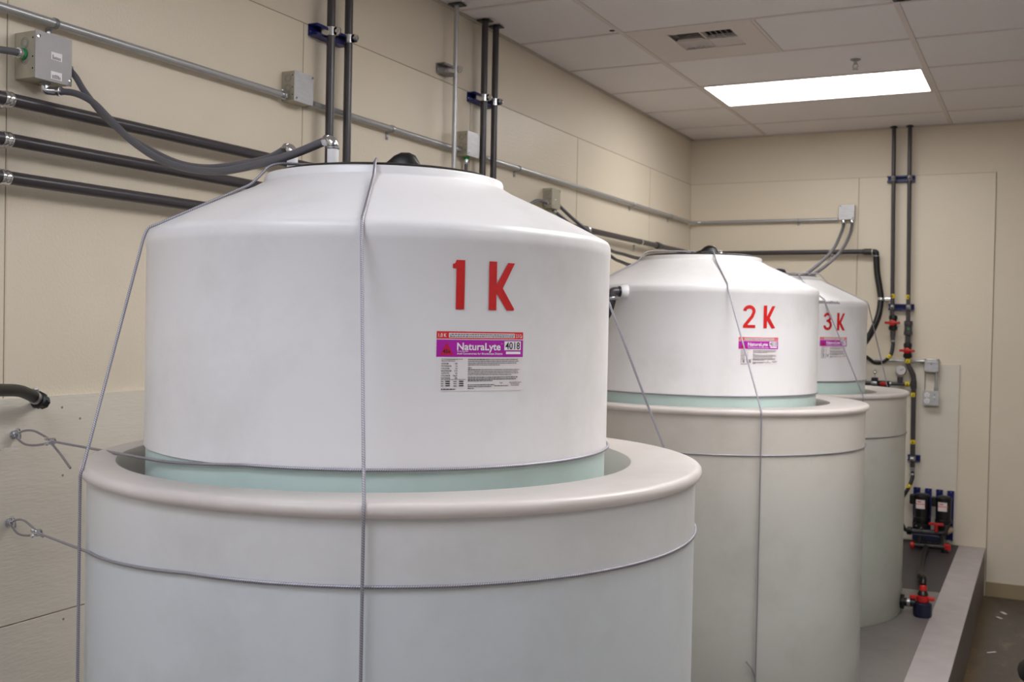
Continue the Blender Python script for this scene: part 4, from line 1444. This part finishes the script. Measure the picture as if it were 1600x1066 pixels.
MB().tube([(XC, BY, 1.370), (1.428, BY, 1.368)], 0.0130, 16).build('branch', 'pvc', t)
yellow_tag(t, (1.545, BY, 1.369), (1, 0, 0), 0.0150)
MB().box((1.498, BY, 1.398), (0.034, 0.034, 0.040), 0.004).build('gauge_tee', 'pvcdark', t)
MB().lathe((XC, BY, 1.395), (0, 0, -1), [(0.0195, 0), (0.0195, 0.055)], 18).build('tee', 'pvcdark', t)
MB().lathe((XC + .006, BY, 0.815), (0, 0, -1), [(0.0165, 0), (0.0165, 0.012), (0.013, 0.013), (0.013, 0.04)], 18).build('tailpiece', 'steel', t)
g = thing('pressure_gauge', (1.503, BY, 1.418), 'round silver pressure gauge on the pipe branch', 'gauge')
MB().lathe((1.503, BY + .012, 1.462), (0, -1, 0), [(0.030, 0), (0.036, 0.004), (0.036, 0.026), (0.033, 0.030)], 28).build('case', 'chrome', g)
dl = MB().lathe((1.503, BY - .0185, 1.462), (0, -1, 0), [(0.0300, 0), (0.0300, 0.0012)], 28).build('dial', 'dial', g)
MB().box((1.509, BY - .0202, 1.4655), (0.030, 0.0008, 0.0022), rot=Matrix.Rotation(-0.5, 3, 'Y')).build('needle', 'ink', dl)
MB().cyl((1.503, BY, 1.414), (1.503, BY, 1.43), 0.007, 12).build('stem', 'steel', g)
hz = hose([(XC + .006, BY, 0.79), (1.592, -0.075, 0.742), (1.570, -0.12, 0.674), (1.541, -0.18, 0.617), (1.530, -0.20, 0.55), (1.540, -0.20, 0.48), (1.562, -0.195, 0.425), (1.584, -0.19, 0.412)], 'black hose leaving the foot of the right vertical pipe', 0.0125, (0.08,))
yellow_tag(hz, (1.575, -0.111, 0.690), (-0.4, -0.3, -0.8), 0.0125)
yellow_tag(hz, (1.538, -0.20, 0.490), (0.2, 0, -1), 0.0125)

t = back_strut(1.380, 1.556, 2.748, 'blue strut near the ceiling holding both vertical pipes on the end wall')
back_clamp(t, 1.424, 2.748, 0.0135)
back_clamp(t, 1.525, 2.748, 0.0135)
t = back_strut(1.408, 1.570, 1.885, 'blue strut just above the red valves on the end wall')
back_clamp(t, 1.438, 1.885, 0.0135)
back_clamp(t, 1.537, 1.885, 0.0135)
t = back_strut(1.556, 1.634, 0.875, 'short blue strut low on the end wall above the pumps')
back_clamp(t, XC + .005, 0.875, 0.0160)

# blue solenoid and red flow indicator on the short horizontal line
t = thing('flow_indicator', (1.38, BY, 1.34), 'short pipe piece with blue clamp, silver knob and red indicator', 'valve')
MB().cyl((1.24, BY, 1.366), (1.335, BY, 1.366), 0.0150, 16).build('pipe_end', 'pvc', t)
MB().box((1.335, BY, 1.366), (0.040, 0.046, 0.080), 0.004).build('blue_block', 'bluedark', t)
MB().lathe((1.315, BY, 1.366), (1, 0, 0), [(0.0250, 0), (0.0265, 0.003), (0.0265, 0.034), (0.025, 0.037)], 20).build('silver_band', 'steel', t)
MB().box((1.394, BY, 1.360), (0.076, 0.044, 0.052), 0.005).build('housing', 'black', t)
MB().ball((1.392, BY - 0.022, 1.366), 0.020, 16, (1.2, 0.35, 0.7)).build('red_lens', 'red', t)
MB().lathe((1.430, BY, 1.366), (1, 0, 0), [(0.0150, 0), (0.0150, 0.012)], 14).build('white_ring', 'steel', t)
b = MB().cyl((1.336, BY, 1.405), (1.336, BY, 1.430), 0.0045, 10)
b.ball((1.336, BY, 1.440), 0.013, 14, (1, 1, .8))
b.cyl((1.336, BY, 1.448), (1.336, BY, 1.462), 0.0045, 10)
b.build('knob', 'chrome', t)

# boxes on the end wall
t = thing('junction_box', (1.122, 0, 2.481), 'square pale box high on the end wall with two hanging conduits', 'junction box', 'electrical boxes')
MB().span(1.072, 1.172, -0.048, -0.0005, 2.483, 2.583, 0.002).build('body', 'boxsteel', t)
MB().span(1.070, 1.174, -0.0505, -0.048, 2.481, 2.585, 0.001).build('cover_plate', 'cover', t)
for (x, z) in ((1.080, 2.575), (1.164, 2.492)):
    b = MB()
    screw(b, (x, -0.0505, z), (0, -1, 0))
    b.build('screw', 'dark', t)
flex([(1.100, -0.03, 2.478), (1.103, -0.05, 2.440), (1.113, -0.2, 2.373), (1.139, -0.6, 2.245), (1.179, -1.2, 2.127), (1.205, -1.80, 2.020), (1.19, -1.93, 1.998)],
     'left of two flexible conduits arching from the high box to the 3 K tank', 0.0100, (True, False))
flex([(1.156, -0.03, 2.478), (1.160, -0.05, 2.440), (1.170, -0.2, 2.359), (1.189, -0.6, 2.236), (1.222, -1.2, 2.119), (1.245, -1.76, 2.026), (1.23, -1.90, 1.998)],
     'right of two flexible conduits arching from the high box to the 3 K tank', 0.0100, (True, False))

t = thing('switch_box', (1.692, 0, 1.451), 'grey weatherproof box with flip cover on the end wall', 'electrical box', 'grey outlet boxes')
MB().span(1.646, 1.738, -0.055, -0.0125, 1.454, 1.544, 0.004).build('body', 'boxsteel', t)
cv = MB()
cv.box((1.692, -0.060, 1.499), (0.088, 0.010, 0.088), 0.004)
cv.build('flip_cover', 'cover', t)
MB().box((1.692, -0.0665, 1.520), (0.060, 0.004, 0.012), 0.0015).build('ledge', 'cover', t)
for (x, z) in ((1.654, 1.538), (1.730, 1.538), (1.654, 1.460), (1.730, 1.460)):
    MB().box((x, -0.0655, z), (0.011, 0.003, 0.009), 0.001).build('corner_lug', 'bigcover', t)
MB().lathe((1.692, -0.065, 1.508), (0, -1, 0), [(0.006, 0), (0.006, 0.004)], 10).build('knob', 'bigcover', t)
t = thing('outlet_box', (1.690, 0, 1.235), 'grey outlet box with two white sockets and a toggle switch', 'outlet', 'grey outlet boxes')
MB().span(1.643, 1.741, -0.055, -0.0125, 1.236, 1.329, 0.003).build('body', 'boxsteel', t)
MB().span(1.641, 1.743, -0.0575, -0.055, 1.234, 1.331, 0.001).build('cover_plate', 'cover', t)
for z in (1.303, 1.263):
    so = MB().lathe((1.669, -0.0575, z), (0, -1, 0), [(0.0175, 0), (0.0175, 0.003), (0.0165, 0.004)], 20).build('socket', 'pvcwhite', t)
    for dx in (-0.006, 0.006):
        MB().box((1.669 + dx, -0.0617, z + 0.002), (0.0022, 0.0006, 0.008)).build('slot', 'ink', so)
    MB().lathe((1.669, -0.0615, z - 0.008), (0, -1, 0), [(0.0024, 0), (0.0024, 0.0004)], 8).build('slot', 'ink', so)
MB().box((1.715, -0.061, 1.283), (0.010, 0.012, 0.020), 0.002, rot=Matrix.Rotation(0.4, 3, 'X')).build('toggle', 'pvcwhite', t)
b = MB()
screw(b, (1.715, -0.0575, 1.306), (0, -1, 0))
b.build('screw', 'chrome', t)
t = thing('steel_conduit', (1.4, -0.03, 1.52), 'short horizontal steel conduit running into the flip-cover box', 'conduit')
MB().tube([(0.9, -0.030, 1.524), (1.645, -0.030, 1.523)], 0.0105, 14).build('tube', 'emt', t)
MB().cyl((1.622, -0.030, 1.523), (1.646, -0.030, 1.523), 0.0135, 14).build('connector', 'steel', t)
t = thing('steel_conduit', (1.722, -0.035, 1.33), 'short vertical conduit joining the two grey wall boxes', 'conduit')
MB().tube([(1.722, -0.035, 1.330), (1.722, -0.035, 1.455)], 0.0090, 12).build('tube', 'emt', t)
MB().cyl((1.722, -0.035, 1.330), (1.722, -0.035, 1.352), 0.0120, 12).build('connector', 'steel', t)
t = thing('thin_conduit', (1.650, -0.03, 1.33), 'very thin wire strip on the left between the two grey wall boxes', 'conduit')
MB().tube([(1.650, -0.020, 1.331), (1.650, -0.020, 1.453)], 0.0028, 8).build('tube', 'bigcover', t)

# ------------------------------------------------------------------ pumps
for k, (x, l) in enumerate(((1.619, 'first from the left'), (1.690, 'second from the left'), (1.760, 'third from the left'), (1.829, 'rightmost'))):
    t = thing('strut_upright', (x, -0.02, 0.36), 'vertical blue strut behind the pumps, %s of four' % l, 'bracket', 'blue uprights behind the pumps')
    ztop = 0.678 - 0.002 * k
    b = MB()
    b.span(x - 0.0205, x + 0.0205, -0.0150, -0.0123, 0.345, ztop)
    b.span(x - 0.0205, x - 0.0179, -0.041, -0.0150, 0.345, ztop)
    b.span(x + 0.0179, x + 0.0205, -0.041, -0.0150, 0.345, ztop)
    b.span(x - 0.0179, x - 0.0110, -0.041, -0.0384, 0.345, ztop)
    b.span(x + 0.0110, x + 0.0179, -0.041, -0.0384, 0.345, ztop)
    b.build('channel', 'blue', t)
    b = MB()
    screw(b, (x, -0.0150, ztop - 0.012), (0, -1, 0))
    b.build('screw', 'chrome', t)


def pump(x, z, y, label):
    t = thing('pump', (x, y, z - 0.22), label, 'pump', 'black pumps on the end wall')
    MB().lathe((x, y, z), (0, 0, -1), [(0.010, -0.004), (0.030, -0.002), (0.044, 0.004), (0.050, 0.012), (0.050, 0.022), (0.047, 0.024), (0.047, 0.150), (0.053, 0.154), (0.053, 0.172)], 28).build('motor', 'black', t)
    for q in range(5):
        a = R_(-150 + 30 * q)
        MB().box((x + 0.046 * math.cos(a), y + 0.046 * math.sin(a), z - 0.006), (0.008, 0.008, 0.008), 0.002).build('cap_screw', 'hose', t)
    MB().box((x - 0.060, y, z - 0.040), (0.030, 0.050, 0.062), 0.005).build('terminal_box', 'black', t)
    # sticker wrapped round the motor
    def patch(name, m, z0, z1, a0, a1, off, par):
        V, F = [], []
        for k in range(9):
            a = R_(a0 + (a1 - a0) * k / 8)
            for zz in (z0, z1):
                V.append((x + (0.047 + off) * math.cos(a), y + (0.047 + off) * math.sin(a), zz))
        for k in range(8):
            F.append([2 * k, 2 * k + 2, 2 * k + 3, 2 * k + 1])
        return MB().add(V, F).build(name, m, par)
    st = patch('sticker', 'paper', z - 0.094, z - 0.036, -135, -62, 0.0006, t)
    patch('red_stripe', 'redband', z - 0.066, z - 0.062, -135, -52, 0.0010, st)
    patch('pink_print', 'redtri', z - 0.052, z - 0.046, -120, -90, 0.0010, st)
    MB().lathe((x, y, z - 0.172), (0, 0, -1), [(0.040, 0), (0.040, 0.020), (0.056, 0.024), (0.056, 0.046), (0.040, 0.052)], 24).build('pump_head', 'hose', t)
    MB().box((x, y + 0.065, z - 0.09), (0.060, 0.040, 0.12), 0.004).build('mounting_bracket', 'black', t)
    return t


pump(1.662, 0.655, -0.135, 'left of two black pumps with white and red stickers')
pump(1.797, 0.650, -0.135, 'right of two black pumps with white and red stickers')
t = thing('pump_manifold', (1.72, -0.19, 0.312), 'black pipe manifold under the two pumps with red handles', 'pipe manifold')
MB().tube([(1.585, -0.19, 0.412), (1.762, -0.19, 0.414)], 0.0185, 16).build('upper_pipe', 'pvcdark', t)
MB().lathe((1.580, -0.19, 0.412), (1, 0, 0), [(0.024, 0), (0.026, 0.004), (0.026, 0.026), (0.022, 0.030)], 18).build('end_union', 'black', t)
MB().box((1.700, -0.19, 0.378), (0.170, 0.060, 0.048), 0.006).build('blue_base', 'bluedark', t)
MB().tube(fillet([(1.762, -0.19, 0.414), (1.815, -0.19, 0.420), (1.822, -0.19, 0.470)], 0.03, 5), 0.0165, 14).build('riser', 'pvcdark', t)
MB().tube([(1.822, -0.19, 0.425), (1.850, -0.16, 0.440)], 0.017, 14).build('tan_union', 'base', t)
h_ = MB()
h_.box((1.760, -0.215, 0.475), (0.092, 0.020, 0.018), 0.005)
h_.lathe((1.760, -0.215, 0.478), (0, 0, -1), [(0.018, 0), (0.018, 0.012), (0.011, 0.014), (0.011, 0.05)], 14)
h_.build('red_handle', 'red', t)
MB().tube([(1.635, -0.29, 0.338), (1.845, -0.29, 0.345)], 0.0165, 16).build('lower_pipe', 'hose', t)
MB().lathe((1.612, -0.29, 0.338), (1, 0, 0), [(0.018, 0), (0.022, 0.004), (0.022, 0.022), (0.017, 0.026)], 16).build('red_knob', 'red', t)
MB().lathe((1.835, -0.29, 0.326), (0, 0, 1), [(0.022, 0), (0.022, 0.036), (0.016, 0.040)], 16).build('red_knob', 'red', t)
MB().lathe((1.822, -0.295, 0.312), (0, 0, 1), [(0.024, 0), (0.024, 0.024)], 16).build('foot', 'black', t)
for x in (1.665, 1.795):
    MB().tube([(x, -0.19, 0.40), (x, -0.24, 0.36), (x, -0.29, 0.342)], 0.014, 12).build('link_pipe', 'hose', t)
for (x, z) in ((1.640, 0.452), (1.668, 0.440)):
    b = MB()
    b.lathe((x, -0.205, z), (0, -1, 0), [(0.008, 0), (0.008, 0.010), (0.005, 0.014)], 6)
    b.build('bolt', 'chrome', t)

# outlet valve at the foot of the third containment tank
vx_, vy_ = 1.850, -1.985
t = thing('outlet_valve', (vx_, vy_, ZP), 'dark blue outlet valve with red handle at the foot of the farthest tank', 'valve')
MB().lathe((vx_, vy_, ZP), (0, 0, 1), [(0.030, 0), (0.042, 0.003), (0.044, 0.010), (0.044, 0.066), (0.036, 0.070), (0.028, 0.074)], 24).build('body', 'bluedark', t)
b = MB()
b.box((vx_ - .002, vy_, ZP + 0.092), (0.118, 0.026, 0.020), 0.007)
b.lathe((vx_, vy_, ZP + 0.072), (0, 0, 1), [(0.026, 0), (0.030, 0.006), (0.030, 0.030), (0.022, 0.034)], 18)
b.build('red_handle', 'red', t)
MB().lathe((vx_, vy_, ZP + 0.106), (0, 0, 1), [(0.024, 0), (0.026, 0.004), (0.020, 0.020), (0.014, 0.026)], 18).build('stem', 'black', t)
MB().lathe((vx_, vy_, ZP + 0.128), (0, 0, 1), [(0.014, 0), (0.018, 0.003), (0.018, 0.020), (0.013, 0.030)], 16).build('red_collar', 'red', t)
MB().lathe((1.745, vy_, ZP + 0.062), (1, 0, 0), [(0.034, 0), (0.036, 0.004), (0.036, 0.018), (0.020, 0.020), (0.020, 0.070)], 20).build('inlet', 'black', t)
MB().lathe((1.778, vy_, ZP + 0.062), (1, 0, 0), [(0.0225, 0), (0.0225, 0.014)], 18).build('silver_ring', 'steel', t)
hose([(vx_, vy_, ZP + 0.156), (1.846, -1.95, ZP + 0.185), (1.825, -1.80, ZP + 0.165), (1.775, -1.35, ZP + 0.06), (1.735, -0.9, ZP + 0.022), (1.715, -0.55, ZP + 0.022), (1.712, -0.36, ZP + 0.024), (1.71, -0.30, ZP + 0.026)],
     'black suction hose from the outlet valve across the pad to the pumps', 0.0165, ())

# third tank: faint moulded lettering near its shoulder
I3 = TANKS[2]['I']
b = MB()
rg = random.Random(5)
a = -50.5
while a < -35.6:
    w = rg.uniform(0.45, 0.75)
    VF = rect2d(0, R_(w) * RI, 0, rg.choice((0.009, 0.011, 0.013)))
    wrap(b, I3, RI + 0.0022, R_(a), 1.8485, *VF)
    a += w + 0.35
o = b.build('moulded_lettering', 'greyink', [x for x in bpy.data.objects if x.name.startswith('storage_tank') and '3 K' in x['label']][0])
o['kind'] = 'stuff'

# ================================================================== floor things at the right
def stool(cx, cy, zt):
    t = thing('stool', (cx, cy, 0), 'black padded round stool cut off at the lower right corner', 'stool')
    prof = [(0.02, zt), (0.12, zt - 0.001), (0.155, zt - 0.008), (0.172, zt - 0.026), (0.176, zt - 0.045), (0.170, zt - 0.066), (0.150, zt - 0.082), (0.10, zt - 0.088)]
    MB().rings([(cx, cy, r, z) for r, z in prof], 64, True, True).build('seat', 'vinyl', t)
    MB().lathe((cx, cy, zt - 0.09), (0, 0, -1), [(0.09, 0), (0.09, 0.012), (0.026, 0.02), (0.026, 0.16), (0.018, 0.162), (0.018, zt - 0.19)], 20).build('column', 'hose', t)
    for k in range(5):
        a = 2 * PI * k / 5 + 0.3
        d = Vector((math.cos(a), math.sin(a), 0))
        c = Vector((cx, cy, 0))
        MB().tube([c + d * 0.01 + Vector((0, 0, .10)), c + d * 0.15 + Vector((0, 0, .085)), c + d * 0.25 + Vector((0, 0, .065))], [0.020, 0.016, 0.012], 10).build('leg', 'hose', t)
        n = Vector((-d.y, d.x, 0))
        e = c + d * 0.25 + Vector((0, 0, .026))
        MB().lathe(e - n * 0.010, n, [(0.020, 0), (0.026, 0.003), (0.026, 0.017), (0.020, 0.020)], 16).build('caster', 'black', t)


stool(2.472, -3.06, 0.470)
for (x, y, w, l, r, lab) in ((2.145, -1.335, 0.012, 0.055, -0.4, 'pinkish white paper sliver lying on the dark floor'),
                             (2.175, -0.42, 0.02, 0.05, 0.9, 'small white fleck on the floor, nearer the end wall'),
                             (2.155, -0.55, 0.016, 0.045, 1.1, 'small white fleck on the floor, just in front of the other')):
    o = MB().box((x, y, 0.0022), (l, w, 0.003), 0.0012, rot=Matrix.Rotation(r + 1.2, 3, 'Z')).build('floor_fleck', 'paper')  # thin pale pieces laid flat on the floor
    tag(o, lab, 'scrap', 'scraps on the floor')
